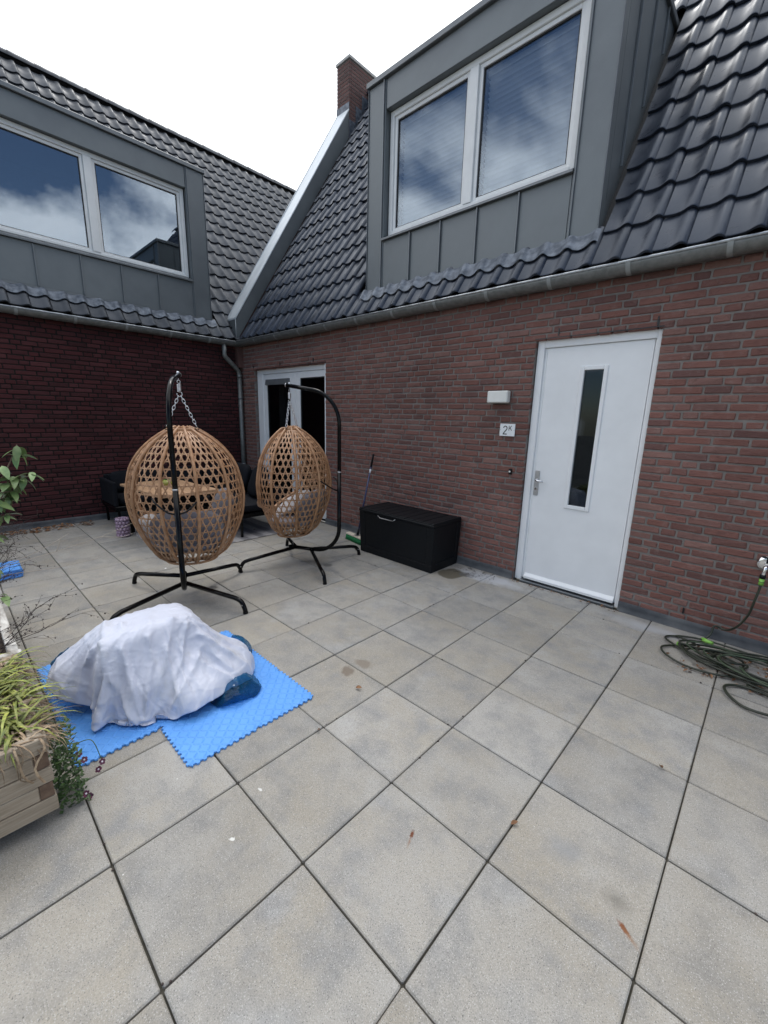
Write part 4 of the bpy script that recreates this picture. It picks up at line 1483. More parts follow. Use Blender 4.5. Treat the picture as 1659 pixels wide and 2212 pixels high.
sf = thing('lounge_sofa', 'black lounge sofa with square arms against the dark brick wall', 'sofa', (-5.95, 2.45, 0), world=True)
x0, x1, y0, y1 = -6.30, -5.62, 1.38, 3.62
MB().box(x0, x1, y0, y1, .24, .31, .006).build('frame', 'black', sf)
for y in (y0, y1 - .05):
    MB().box(x0, x1, y, y + .05, .311, .66, .012).build('armrest', 'sofa', sf)
MB().box(x0, x0 + .07, y0 + .052, y1 - .052, .311, .70, .012).build('backrest', 'sofa', sf)
for k in range(3):
    yy = y0 + .06 + k * .712
    soft(MB(), x0 + .10, x1 + .02, yy, yy + .70, .312, .44, 6, k).build('seat_cushion', 'sofa', sf)
    X = Matrix.Rotation(R(-14), 4, 'Y')
    soft(MB(), x0 + .09, x0 + .27, yy + .02, yy + .68, .43, .76, 4.5, k + 5, X).build('back_cushion', 'sofa', sf)
for x in (x0 + .03, x1 - .05):
    for y in (y0 + .03, y1 - .05):
        MB().box(x, x + .03, y, y + .03, 0, .239, .003).build('leg', 'black', sf)

bn = thing('lounge_bench', 'black lounge bench with dark cushions in front of the garden doors', 'bench', (-4.9, 2.78, 0), world=True)
x0, x1, y0, y1 = -5.55, -4.02, 2.42, 3.12
MB().box(x0, x1, y0, y1, .27, .33, .006).build('frame', 'black', bn)
MB().box(x0, x1, y1 - .06, y1, .331, .64, .012).build('backrest', 'sofa', bn)
for k in range(2):
    xx = x0 + .01 + k * .76
    soft(MB(), xx, xx + .75, y0 - .01, y1 - .07, .331, .45, 6, k + 9).build('seat_cushion', 'sofa', bn)
for x in (x0 + .02, x1 - .05):
    for y in (y0 + .01, y1 - .05):
        MB().box(x, x + .03, y, y + .03, .011, .269, .003).build('leg', 'black', bn)
for k, (xx, rz, lab) in enumerate(((-5.05, 8, 'dark scatter cushion leaning at the far end of the lounge bench'), (-4.45, -12, 'dark scatter cushion leaning at the near end of the lounge bench'))):
    X = Matrix.Rotation(R(rz), 4, 'Z') @ Matrix.Rotation(R(-20), 4, 'X')
    o = soft(MB(), xx - .25, xx + .25, 2.87, 3.02, .44, .90, 3.4, k + 20, X).build('scatter_cushion', 'sofa')
    tag(o, lab, 'cushion', 'dark scatter cushions on the bench')

tb = thing('garden_table', 'tan slatted wooden table between the sofa and the egg chairs', 'table', (-4.74, 1.80, 0), R(4))
for k in range(8):
    y = -.37 + k * .0925
    MB().box(-.60, .62, y, y + .089, .655, .685, .003).build('table_slat', 'teak', tb)
MB().box(-.55, .57, -.33, .33, .61, .654, .003).build('apron', 'black', tb)
for x in (-.55, .52):
    for y in (-.33, .28):
        MB().box(x, x + .05, y, y + .05, .011, .609, .004).build('leg', 'black', tb)
ds = thing('table_dish', 'small olive green ribbed dish standing on the wooden table', 'dish', (-4.72, 1.78, .685))
m = MB()
m.surf(lambda u, v: Vector(((.075 + .006 * abs(math.sin(u * 8 * math.pi))) * math.sin(math.pi * (.12 + .72 * v)) * math.cos(2 * math.pi * u), (.075 + .006 * abs(math.sin(u * 8 * math.pi))) * math.sin(math.pi * (.12 + .72 * v)) * math.sin(2 * math.pi * u), .045 - .052 * math.cos(math.pi * (.12 + .72 * v)))), 48, 10, cu=True)
m.build('bowl', 'olive', ds)
for k in range(5):
    MB().lathe([(.001, 0), (.011, .002), (.014, .014), (.009, .024), (.001, .027)], 8, (.03 * math.cos(k * 1.26), .03 * math.sin(k * 1.26), .065)).build('berry', 'lime', ds)

vz = thing('bubble_vase', 'lilac vase covered in round bobbles standing on the paving', 'vase', (-5.15, 1.325, 0))
MB().lathe([(.001, .002), (.058, .002), (.062, .01), (.062, .25), (.058, .258), (.053, .25), (.053, .05), (.001, .05)], 24).build('vase_body', 'lilac', vz)
sph = MB().lathe([(.001, -.022), (.0125, -.0185), (.0205, -.008), (.0215, .002), (.017, .014), (.009, .0205), (.001, .022)], 10).mesh('bobble', 'lilac')
for k in range(6):
    for j in range(10):
        u = 2 * math.pi * (j + .5 * (k % 2)) / 10
        put('bobble', sph, vz, (.064 * math.cos(u), .064 * math.sin(u), .024 + k * .0425))

# ------------------------------------------------------------------ storage box and broom
sb = thing('storage_box', 'black plastic garden storage box with planked lid against the brick wall', 'storage box', (-2.03, 3.52, 0), world=True)
X0, X1, Y0, Y1 = -2.585, -1.480, 3.262, 3.765
m = MB()
tp_ = .018


def taper(mb):
    for v in mb.v:
        k = (v.z) / .52
        cx, cy = (X0 + X1) / 2, (Y0 + Y1) / 2
        v.x += (v.x - cx) / (X1 - X0) * 2 * tp_ * k
        v.y += (v.y - cy) / (Y1 - Y0) * 2 * tp_ * .8 * k
    return mb


m.box(X0 + .014, X1 - .014, Y0 + .014, Y1 - .002, .0, .515)
m.box(X0, X1, Y0, Y0 + .013, .0, .085, .004)
m.box(X0, X0 + .085, Y0, Y0 + .013, .086, .515, .004)
m.box(X1 - .085, X1, Y0, Y0 + .013, .086, .515, .004)
m.box(X0 + .086, X1 - .086, Y0 + .005, Y0 + .013, .088, .515, .003)
m.box(X1 - .013, X1, Y0 + .014, Y0 + .07, .0, .515, .004)
m.box(X1 - .013, X1, Y1 - .06, Y1, .0, .515, .004)
m.box(X1 - .013, X1, Y0 + .071, Y1 - .061, .0, .10, .004)
m.box(X1 - .013, X1 - .005, Y0 + .071, Y1 - .061, .101, .515, .003)
m.box(X0, X0 + .013, Y0 + .014, Y1, .0, .515, .004)
taper(m).build('box_body', 'blackp', sb)
m = MB()
a0, a1, b0, b1 = X0 - .022, X1 + .022, Y0 - .020, Y1 + .012
m.box(a0, a1, b0, b1, .517, .545, .006)
LD = m.build('lid', 'blackp', sb)
for xa in (a0 + .004, a1 - .05):
    MB().box(xa, xa + .046, b0 + .004, b1 - .004, .5452, .560, .005).build('lid_border', 'blackp', LD)
n = 9
wd = (a1 - a0 - .104) / n
for k in range(n):
    xa = a0 + .052 + k * wd
    MB().box(xa + .003, xa + wd - .003, b0 + .006, b1 - .006, .5455, .5575 + .001 * (k % 2), .004).build('lid_plank', 'blackp', LD)
m = MB()
m.tube([(-2.27, Y0 - .030, .514), (-2.235, Y0 - .030, .490), (-2.03, Y0 - .030, .490), (-1.995, Y0 - .030, .514)], .005, 6)
m.build('handle_edge', 'steel', sb)

br = thing('broom', 'green bristled broom with navy handle leaning behind the storage box', 'broom', (-2.9, 3.45, 0), world=True)
h0, h1 = Vector((-2.865, 3.475, .115)), Vector((-2.885, 3.765, 1.165))
d = (h1 - h0)
MB().tube([h0, h0 + d * .84], .0115, 10).build('handle', 'navy', br)
MB().tube([h0 + d * .84, h0 + d * .985, h1], [.0135, .0135, .010], 10).build('grip', 'blackp', br)
MB().tube([h0 + d * .76, h0 + d * .81], .0119, 10).build('handle_label', 'sign', br)
MB().tube([h0 - d * .03, h0 + d * .06], [.019, .0135], 10).build('socket', 'blackp', br)
X = Matrix.Translation((-2.865, 3.455, 0)) @ Matrix.Rotation(R(-9), 4, 'Z')
MB().box(-.215, .215, -.032, .032, .072, .098, .006, X).build('broom_head', 'broomwood', br)
MB().box(-.035, .035, -.026, .026, .0985, .106, .004, X).build('socket_plate', 'steel', br)
m = MB()
for k in range(34):
    for j in range(6):
        x, y = -.208 + k * .0126, -.027 + j * .0108
        m.tube([X @ Vector((x, y, .071)), X @ Vector((x * 1.03 + random.uniform(-.004, .004), y * 1.25 + random.uniform(-.004, .004), random.uniform(.001, .008)))], [.0050, .0062], 5)
m.build('bristles', 'bristle', br, kind='stuff')

# ------------------------------------------------------------------ blue foam mats and the covered heap
TS = .3667
fm = thing('foam_mat', 'bright blue interlocking foam floor mat under the white sheet', 'foam mat', (-1.4, .57, 0), world=True)


def mat_tile_mesh():
    m = MB()
    nt_ = 11
    pt = TS / nt_
    h = .0055
    g_ = .0004

    def edge(ph):
        """points along an edge from 0 to TS; outward offset +-h"""
        out = []
        for k in range(nt_):
            a = k * pt
            s = 1 if ph == 0 else -1
            o1, o2 = (h, -h)
            if s < 0:
                o1, o2 = -h, h
            if o1 > 0:
                out += [(a + .002, o1), (a + pt / 2 - .002, o1), (a + pt / 2 + .002, o2), (a + pt - .002, o2)]
            else:
                out += [(a + .002, o1), (a + pt / 2 - .002, o1), (a + pt / 2 + .002, o2), (a + pt - .002, o2)]
        return out
    poly = []
    q = h + .004
    for sd, ph in ((0, 0), (1, 0), (2, 0), (3, 0)):
        for a, o in edge(ph if sd < 2 else ph):
            if a < q or a > TS - q:
                continue
            o -= g_
            if sd == 0:
                poly.append((a, -o))
            elif sd == 1:
                poly.append((TS + o, a))
            elif sd == 2:
                poly.append((TS - a, TS + o))
            else:
                poly.append((-o, TS - a))
    n = len(poly)
    tk = .011
    vs = [(p[0], p[1], tk) for p in poly] + [(p[0], p[1], 0.001) for p in poly]
    inner = [(min(max(p[0], .012), TS - .012), min(max(p[1], .012), TS - .012), tk) for p in poly]
    vs += inner
    fs = [(k, k + n, (k + 1) % n + n, (k + 1) % n) for k in range(n)]
    fs += [(k, (k + 1) % n, (k + 1) % n + 2 * n, k + 2 * n) for k in range(n)]
    m.add(vs, fs)
    m.add([(.0119, .0119, tk), (TS - .0119, .0119, tk), (TS - .0119, TS - .0119, tk), (.0119, TS - .0119, tk)], [(0, 1, 2, 3)])
    # raised leaf pattern
    ng = 11
    gs = TS / ng
    for i in range(ng):
        for j in range(ng):
            cx, cy = (i + .5) * gs, (j + .5) * gs
            u = Vector((1, 0, 0)) if (i + j) % 2 else Vector((0, 1, 0))
            u = Matrix.Rotation(R(45), 3, 'Z') @ u
            v = Vector((-u.y, u.x, 0))
            c = Vector((cx, cy, tk + .0002))
            a, b = .0205, .0062
            up = Vector((0, 0, .0034))
            p = [c - u * a, c - u * a * .45 - v * b, c + u * a * .45 - v * b, c + u * a, c + u * a * .45 + v * b, c - u * a * .45 + v * b, c - u * a * .55 + up, c + u * a * .55 + up]
            m.add(p, [(0, 1, 6), (1, 2, 7, 6), (2, 3, 7), (3, 4, 7), (4, 5, 6, 7), (5, 0, 6)], False)
    return m.mesh('mat_tile', 'mat')


mt = mat_tile_mesh()
fo = -Vector(fm.location)
for r, cs in ((0, (0, 1, 2)), (1, (1, 2, 3)), (2, (1, 2, 3))):
    for c in cs:
        put('mat_tile', mt, fm, fo + Vector((-2.197 + c * TS, .012 + r * TS, random.uniform(.0, .0012))))

def draped_sheet():
    """drape a cloth over the heap with the cloth solver, then keep the settled shape as a plain mesh"""
    def heap(c, r, p):
        m = MB()
        sp = lambda q: math.copysign(abs(q) ** (2 / p), q)

        def fn(u, v):
            th, al = 2 * math.pi * u, math.pi * (v - .5)
            return Vector((c[0] + r[0] * sp(math.cos(al)) * sp(math.cos(th)), c[1] + r[1] * sp(math.cos(al)) * sp(math.sin(th)), c[2] + r[2] * sp(math.sin(al))))
        m.surf(fn, 28, 18, cu=True)
        return m
    tmp = []
    shapes = [heap(*h) for h in HEAP] + [MB().surf(lambda u, v: Vector((-3.4 + 4 * u, -1.5 + 4 * v, .02)), 1, 1)]
    for m in shapes:
        o = m.build('heap', 'sheet')
        o.modifiers.new('collision', 'COLLISION')
        o.collision.thickness_outer = .006
        o.collision.cloth_friction = 30
        tmp.append(o)
    nx, ny = SHEET_GRID
    rnd_ = random.Random(3)
    ro = SHEET_ROT
    vs = []
    for j in range(ny + 1):
        for i in range(nx + 1):
            a_, b_ = i / nx * 2 - 1, j / ny * 2 - 1
            x, y = a_ * math.sqrt(1 - .42 * b_ * b_) * SHEET_SIZE[0] / 2, b_ * math.sqrt(1 - .42 * a_ * a_) * SHEET_SIZE[1] / 2
            vs.append((SHEET_POS[0] + x * math.cos(ro) - y * math.sin(ro), SHEET_POS[1] + x * math.sin(ro) + y * math.cos(ro), .56 + .012 * math.sin(7 * x + 3 * y) + .01 * math.sin(11 * y - 4 * x) + rnd_.uniform(-.002, .002)))
    fs = [(j * (nx + 1) + i, j * (nx + 1) + i + 1, (j + 1) * (nx + 1) + i + 1, (j + 1) * (nx + 1) + i) for j in range(ny) for i in range(nx)]
    o = MB().add(vs, fs, True).build('cloth', 'sheet')
    md = o.modifiers.new('cloth', 'CLOTH')
    s = md.settings
    s.quality, s.mass = 5, .15
    s.tension_stiffness = s.compression_stiffness = 18
    s.shear_stiffness, s.bending_stiffness, s.air_damping = 6, .35, 1.4
    s.tension_damping = s.compression_damping = 8
    s.bending_damping = .6
    s.shrink_min = -.03
    md.collision_settings.distance_min = .006
    md.collision_settings.collision_quality = 2
    md.collision_settings.use_self_collision = False
    md.point_cache.frame_end = SHEET_FRAMES + 2
    sc.frame_end = SHEET_FRAMES + 2
    for f in range(1, SHEET_FRAMES + 1):
        sc.frame_set(f)
    ev = o.evaluated_get(bpy.context.evaluated_depsgraph_get())
    me = ev.to_mesh()
    co = [v.co.copy() for v in me.vertices]
    ev.to_mesh_clear()
    for q in tmp + [o]:
        bpy.data.objects.remove(q)
    sc.frame_set(1)
    # iron out the solver's small wrinkles
    U = nx + 1
    for it in range(6):
        new_ = list(co)
        for j in range(ny + 1):
            for i in range(nx + 1):
                k = j * U + i
                if 0 < i < nx and 0 < j < ny:
                    nb = (co[k - 1] + co[k + 1] + co[k - U] + co[k + U]) / 4
                elif 0 < i < nx:
                    nb = (co[k - 1] + co[k + 1]) / 2
                elif 0 < j < ny:
                    nb = (co[k - U] + co[k + U]) / 2
                else:
                    continue
                new_[k] = co[k].lerp(nb, .6)
        co = new_
    # refine the settled cloth to twice the grid (cubic midpoints)
    U, V = nx + 1, ny + 1

    def fine(row):
        out = []
        n = len(row)
        for i in range(n - 1):
            a, b = row[max(i - 1, 0)], row[min(i + 2, n - 1)]
            out += [row[i], (row[i] + row[i + 1]) * .5625 - (a + b) * .0625]
        return out + [row[-1]]
    rows = [fine(co[j * U:(j + 1) * U]) for j in range(V)]
    cols = [fine([r[i] for r in rows]) for i in range(2 * nx + 1)]
    U, V = 2 * nx + 1, 2 * ny + 1
    co = [cols[i][j] for j in range(V) for i in range(U)]
    fs = [(j * U + i, j * U + i + 1, (j + 1) * U + i + 1, (j + 1) * U + i) for j in range(V - 1) for i in range(U - 1)]
    # long folds falling away from the top of the heap, sharper towards the hem
    m = MB().add(co, fs, True)
    nr = [Vector() for _ in co]
    for f in fs:
        n = (co[f[1]] - co[f[0]]).cross(co[f[3]] - co[f[0]])
        for i in f:
            nr[i] += n
    for i, p in enumerate(co):
        d = Vector((p.x + 1.44, (p.y - .50) * .8, 0))
        r = d.length
        if r < 1e-4:
            continue
        d /= r
        k = min(max((r - .05) / .32, 0), 1)
        q = 1 - min(1, abs(noise.noise(Vector((d.x * 3.4, d.y * 3.4, r * .9 + 3)))) * 3.2)
        q2 = 1 - min(1, abs(noise.noise(Vector((d.x * 8 + 5, d.y * 8, r * 1.6)))) * 2.6)
        q3 = 1 - min(1, abs(noise.noise(Vector((p.x * 4.2 + p.z * 2, p.y * 4.2, p.z * 2.5 + 9)))) * 7)
        q4 = 1 - min(1, abs(noise.noise(Vector((p.x * 9 - p.z * 4, p.y * 6 + p.z * 5, p.z * 4 + 4)))) * 8)
        o_ = min(1, (p.z - .01) / .09 + .25) * k * (.020 * (q - .35) + .007 * (q2 - .4)) + .0045 * (q3 - .3) + .0018 * (q4 - .3)
        for ln, amp, wd in FOLDS:
            best = 9
            for a, b in zip(ln[:-1], ln[1:]):
                ab = b - a
                t = min(max((p - a).dot(ab) / ab.length_squared, 0), 1)
                best = min(best, (p - a - ab * t).length)
            if best < .12:
                o_ += amp * (math.exp(-best / wd) - .55 * math.exp(-best / (2.4 * wd)))
        m.v[i] = p + nr[i].normalized() * o_
        m.v[i].z = max(m.v[i].z, .016)
    return m


# the big folds of the sheet: line over the heap, height, width (metres)
FOLDS = [([Vector(p) for p in ln], a, w_) for ln, a, w_ in (
    ([(-1.536, .283, .489), (-1.337, .218, .444), (-1.284, .22, .278), (-1.199, .254, .126), (-1.165, .293, .03)], .050, .030),
    ([(-1.459, .341, .497), (-1.299, .291, .429), (-1.203, .296, .254), (-1.163, .306, .06)], .040, .022),
    ([(-1.299, .418, .447), (-1.236, .414, .321), (-1.163, .35, .191), (-1.156, .322, .05)], .036, .016),
    ([(-1.349, .57, .484), (-1.251, .499, .362), (-1.169, .416, .211), (-1.151, .342, .047)], .042, .024),
    ([(-1.308, .637, .446), (-1.209, .56, .297), (-1.148, .443, .151), (-1.149, .359, .039)], .034, .018),
    ([(-1.238, .678, .308), (-1.178, .607, .231), (-1.098, .481, .157), (-1.10, .40, .05)], .046, .026),
    ([(-1.273, .684, .367), (-1.225, .755, .297), (-1.177, .815, .23)], .050, .030),
    ([(-1.207, .648, .259), (-1.126, .715, .175), (-1.067, .795, .089)], .040, .022),
    ([(-1.387, .216, .45), (-1.49, .148, .296), (-1.48, .099, .155), (-1.44, .09, .06)], .040, .022),
    ([(-1.434, .191, .413), (-1.512, .099, .28), (-1.508, .036, .174)], .030, .014),
    ([(-1.503, .083, .237), (-1.467, .143, .197), (-1.338, .138, .127)], .024, .012),
    ([(-1.161, .691, .2), (-1.048, .653, .124), (-1.0, .62, .05)], .018, .008))]
HEAP = [((-1.46, .46, .2), (.17, .275, .285), 5.0), ((-1.33, .42, .1), (.17, .17, .21), 2.5), ((-1.30, .80, .08), (.20, .19, .15), 2.0), ((-1.62, .16, .1), (.13, .17, .24), 2.0), ((-1.18, .62, .06), (.15, .2, .13), 2.0)]
SHEET_GRID, SHEET_SIZE, SHEET_POS, SHEET_ROT, SHEET_FRAMES = (72, 92), (1.12, 1.42), (-1.39, .53), .16, 52
so_ = draped_sheet().build('cover_sheet', 'sheet')
md = so_.modifiers.new('thick', 'SOLIDIFY')
md.thickness = .0008
tag(so_, 'crumpled white cover sheet thrown over a heap on the blue foam mat', 'sheet')


def crumple(name, label, c, r, sd, zmin=.016, rot=0.0):
    """thin plastic pulled over stuffing: broad facets between sharp ridges"""
    rg = random.Random(sd)
    pl = []
    for k in range(26):
        n = Vector((rg.uniform(-1, 1), rg.uniform(-1, 1), rg.uniform(-.4, 1))).normalized()
        pl.append((n, rg.uniform(.74, 1.0)))
    m = MB()

    def fn(u, v):
        th, al = 2 * math.pi * u, math.pi * (v * .98 - .49)
        p = Vector((math.cos(al) * math.cos(th), math.cos(al) * math.sin(th), math.sin(al)))
        k = min([1.12] + [d / max(p.dot(n), .05) for n, d in pl])
        k *= 1 + .10 * abs(noise.noise(p * 5 + Vector((sd, 0, 0))))
        q = Matrix.Rotation(rot, 3, 'Z') @ Vector((p.x * r[0] * k, p.y * r[1] * k, p.z * r[2] * k))
        q += Vector(c)
        q.z = max(q.z, zmin + .004 * (noise.noise(q * 30) + 1))
        return q
    m.surf(fn, 72, 40, cu=True)
    o = m.build(name, 'plastic')
    return tag(o, label, 'plastic bag', 'blue plastic showing from under the sheet')


crumple('plastic_bag', 'shiny blue plastic bag showing at the right end of the white sheet', (-1.085, .80, .045), (.125, .15, .075), 3, rot=.5)
crumple('plastic_bag', 'dark blue plastic bag showing at the rear of the white sheet', (-1.44, 1.01, .055), (.20, .085, .08), 11, rot=-.35)
crumple('plastic_bag', 'dark blue plastic bag showing at the left end beside the planter', (-1.78, .14, .11), (.14, .12, .17), 19, rot=.2)

# folded spare mats at the terrace edge
for k in range(4):
    X = Matrix.Translation((-4.42 + .006 * random.uniform(-1, 1), .02, .001 + k * .0215)) @ Matrix.Rotation(R(random.uniform(-2, 2)), 4, 'Z')
    m = MB()
    m.box(-.17, .17, -.15, .16, 0, .020, .004, X)
    for q in range(11):
        x = -.165 + q * .031
        m.box(x, x + .016, .1605, .170, .003, .018, 0, X)
        y = -.145 + q * .028
        m.box(.1705, .180, y, y + .014, .003, .018, 0, X)
    if k == 3:
        for q in range(9):
            for s in range(8):
                m.box(-.155 + q * .036, -.155 + q * .036 + .026, -.135 + s * .036, -.135 + s * .036 + .006, .0202, .0222, 0, X)
    o = m.build('folded_mat', 'mat')
    tag(o, ('lowest', 'second', 'third', 'topmost')[k] + ' of the four stacked spare blue foam mats beside the planters', 'foam mat', 'spare blue mats stacked at the terrace edge')

# ------------------------------------------------------------------ timber planters
random.seed(14)


def planter(label, x0, x1, y0, y1, z0, mat, name='timber_planter'):
    P = thing(name, label, 'planter', ((x0 + x1) / 2, (y0 + y1) / 2, 0), world=True)
    th, hh = .044, .0655
    for k in range(5):
        z = z0 + k * .068
        full_x = k % 2 == 0          # boards along y run full length on even courses
        for s in (0, 1):
            if full_x:
                MB().box(x1 - th if s else x0, x1 if s else x0 + th, y0 - .006, y1 + .006, z, z + hh, .003, jit=.0008).build('plank', mat, P)
                MB().box(x0 + th + .001, x1 - th - .001, y1 - th - .004 if s else y0 + .004, y1 - .004 if s else y0 + th + .004, z, z + hh, .003, jit=.0008).build('plank', mat, P)
            else:
                MB().box(x1 - th - .004 if s else x0 + .004, x1 - .004 if s else x0 + th + .004, y0 + th + .001, y1 - th - .001, z, z + hh, .003, jit=.0008).build('plank', mat, P)
                MB().box(x0 - .002, x1 - .002, y1 - th if s else y0, y1 if s else y0 + th, z, z + hh, .003, jit=.0008).build('plank', 'grain' if mat == 'wood' else mat, P)
    for x in (x0 + .10, x1 - .24):
        for y in (y0 + .10, y1 - .34):
            MB().box(x, x + .07, y, y + .06, 0, z0 - .001, .003).build('foot', 'grain', P)  # dark end-grain colour on the feet stands in for deep shade below
    s = MB()
    s.surf(lambda u, v: Vector((x0 + th + (x1 - x0 - 2 * th) * u, y0 + th + (y1 - y0 - 2 * th) * v, z0 + .295 + .02 * noise.noise(Vector((u * 5, v * 5, x0))))), 12, 12)
    s.build('soil', 'soil', P)
    return P


planter('pale pine planter of stacked planks holding the arching green grass', -1.62, -.817, -.93, -.10, .085, 'wood')
planter('lichen whitened old planter with bare dry twigs', -3.30, -1.70, -.75, -.075, .05, 'oldwood')

# grass clump: arching blades as two masses, green and withered
gc = thing('grass_clump', 'arching yellow green sedge with withered brown edges in the pine planter', 'grass', (-1.2, -.45, .38), world=True)
for mat, cnt, sd in (('blade', 800, 1), ('straw', 1300, 2)):
    random.seed(sd)
    m = MB()
    for k in range(cnt):
        cx, cy = random.uniform(-1.56, -.90), random.uniform(-.86, -.15)
        if mat == 'straw' and random.random() < .75:
            e = random.choice((0, 0, 1, 2))
            if e == 0:
                cx = random.uniform(-1.0, -.87)
            elif e == 1:
                cy = random.uniform(-.24, -.12)
            else:
                cx, cy = random.uniform(-1.1, -.84), random.uniform(-.3, -.12)
        out = Vector((cx + 1.22, cy + .5, 0))
        az = math.atan2(out.y, out.x) + random.uniform(-1.5, 1.5)
        if out.length < .08:
            az = random.uniform(0, 6.28)
        ln = random.uniform(.15, .28) if mat == 'blade' else random.uniform(.09, .21)
        lift = random.uniform(.35, 1.0) if mat == 'blade' else random.uniform(-.15, .6)
        e = Vector((math.cos(az), math.sin(az), 0))
        p = Vector((cx, cy, .375 + random.uniform(0, .03)))
        pts = []
        ang = math.atan2(lift, 1) + .35
        droop = random.uniform(.28, .48)
        for i in range(7):
            pts.append(p.copy())
            p = p + (e * math.cos(ang) + Vector((0, 0, 1)) * math.sin(ang)) * ln / 6
            ang -= droop
        if min(q.z for q in pts) < .27 or max(q.x for q in pts) > (-.765 if mat == 'blade' else -.785):
            continue
        sdv = e.cross(Vector((0, 0, 1)))
        wd = random.uniform(.0050, .0098) if mat == 'blade' else random.uniform(.0022, .0050)
        vs = []
        for i, q in enumerate(pts):
            k2 = wd * (1 - (i / 6) ** 1.6) + .0003
            vs += [q - sdv * k2, q + Vector((0, 0, -.0012)), q + sdv * k2]
        fs = []
        for i in range(6):
            fs += [(i * 3, i * 3 + 1, i * 3 + 4, i * 3 + 3), (i * 3 + 1, i * 3 + 2, i * 3 + 5, i * 3 + 4)]
        m.add(vs, fs, True)
    m.build('green_blades' if mat == 'blade' else 'withered_blades', mat, gc, kind='stuff')
# long blades hanging over the planter face
m = MB()
random.seed(8)
for k in range(6):
    y = random.uniform(-.34, -.10)
    p = Vector((-.86, y, .40))
    pts = [p, p + Vector((.05, .01, .025)), p + Vector((.075, .015, -.005)), p + Vector((.068 + random.uniform(-.012, .02), .03 * random.uniform(-1, 1), -.07 - .05 * random.random())), p + Vector((.062 + random.uniform(-.01, .02), .06 * random.uniform(-1, 1), -.12 - .12 * random.random()))]
    pts = spline(pts, 3)
    m.ribbon(pts, [Vector((1, 0, .3)).normalized()] * len(pts), random.uniform(.003, .008), .0012)
m.build('hanging_blades', 'straw', gc, kind='stuff')


def leaf_mesh(name, mat, ln, wd, fold=.25, curl=.2):
    m = MB()
    n = 6
    vs = []
    for i in range(n + 1):
        u = i / n
        w_ = wd * math.sin(math.pi * u ** .8) ** .85 * .5 if 0 < u < 1 else 0
        z = -curl * ln * u * u
        vs += [(ln * u, -w_, z + fold * w_), (ln * u, 0, z), (ln * u, w_, z + fold * w_)]
    fs = []
    for i in range(n):
        fs += [(i * 3, i * 3 + 3, i * 3 + 4, i * 3 + 1), (i * 3 + 1, i * 3 + 4, i * 3 + 5, i * 3 + 2)]
    m.add(vs, fs, True)
    return m.mesh(name, mat)


def aim(d, roll=0.0):
    return (Vector(d).to_track_quat('X', 'Z').to_matrix().to_4x4() @ Matrix.Rotation(roll, 4, 'X')).to_euler()


# evergreen shrub at the left edge
random.seed(31)
sh = thing('evergreen_shrub', 'evergreen shrub with whorls of oval leaves at the left edge', 'shrub', (-3.0, -.30, .33), world=True)
lm_ = [leaf_mesh('leaf', 'leaf', .135, .056, .25, .3), leaf_mesh('leaf', 'leaf', .115, .050, .3, .4), leaf_mesh('leaf', 'leaf', .15, .060, .15, .25)]
so3 = -Vector(sh.location)
tips = []
main = spline([(-3.0, -.32, .34), (-2.99, -.22, .70), (-2.99, -.08, .98), (-2.98, .05, 1.13), (-2.96, .13, 1.28), (-2.95, .175, 1.39)], 5)
MB().tube(main, [.009 - .006 * i / len(main) for i in range(len(main))], 7).build('stem', 'bark', sh)
tips.append((Vector((-2.95, .175, 1.385)), Vector((0, .1, 1)), 9))
for pts, n in (([(-2.985, .02, 1.08), (-2.95, .14, 1.12), (-2.94, .235, 1.19)], 10), ([(-2.985, .03, 1.10), (-2.96, .09, 1.12), (-2.95, .125, 1.165)], 9), ([(-2.99, -.02, 1.03), (-2.96, .05, 1.05), (-2.95, .11, 1.06)], 8), ([(-2.99, -.06, .96), (-2.96, .02, 1.0), (-2.95, .075, 1.02)], 8), ([(-2.99, -.10, .90), (-2.95, -.01, .88), (-2.94, .055, .89)], 9), ([(-2.985, -.03, 1.08), (-2.96, .04, 1.17), (-2.95, .075, 1.245)], 8),
               ([(-2.99, -.12, .92), (-2.96, -.04, .98), (-2.94, .02, 1.02)], 8), ([(-2.99, -.15, .86), (-2.94, -.07, .88), (-2.91, -.02, .90)], 8),
               ([(-3.0, -.2, .74), (-2.96, -.10, .74), (-2.92, -.03, .76)], 6), ([(-2.99, -.24, .6), (-2.9, -.12, .55), (-2.86, -.06, .53)], 6), ([(-2.98, -.26, .5), (-2.78, -.10, .38), (-2.72, -.055, .36)], 5),
               ([(-2.99, -.1, .95), (-3.05, -.16, 1.1), (-3.06, -.18, 1.25)], 7), ([(-2.99, -.08, .98), (-2.97, -.10, 1.15), (-2.95, -.13, 1.3)], 8)):
    q = spline(pts, 5)
    MB().tube(q, [.005 - .0025 * i / len(q) for i in range(len(q))], 6).build('twig', 'bark', sh)
    tips.append((Vector(pts[-1]), (Vector(pts[-1]) - Vector(pts[-2])).normalized(), n))
for c, d, n in tips:
    for k in range(n):
        az = 2.4 * k + random.uniform(-.3, .3)
        el = random.uniform(-1.1, .1) if k < n - 2 else random.uniform(.2, .7)
        v = Vector((math.cos(az) * math.cos(el), math.sin(az) * math.cos(el), math.sin(el)))
        s = random.uniform(.7, 1.05) if k < n - 2 else random.uniform(.45, .6)
        put('leaf', random.choice(lm_), sh, so3 + c - d * .012 * k, aim(v, random.uniform(-.4, .4)), (s, s, s))

# bare twiggy shrub in the old planter
random.seed(12)
dsb = thing('dry_shrub', 'bare dry shrub of thin dark twigs overhanging the lichen planter', 'shrub', (-2.5, -.3, .34), world=True)
m = MB()
bd = MB()


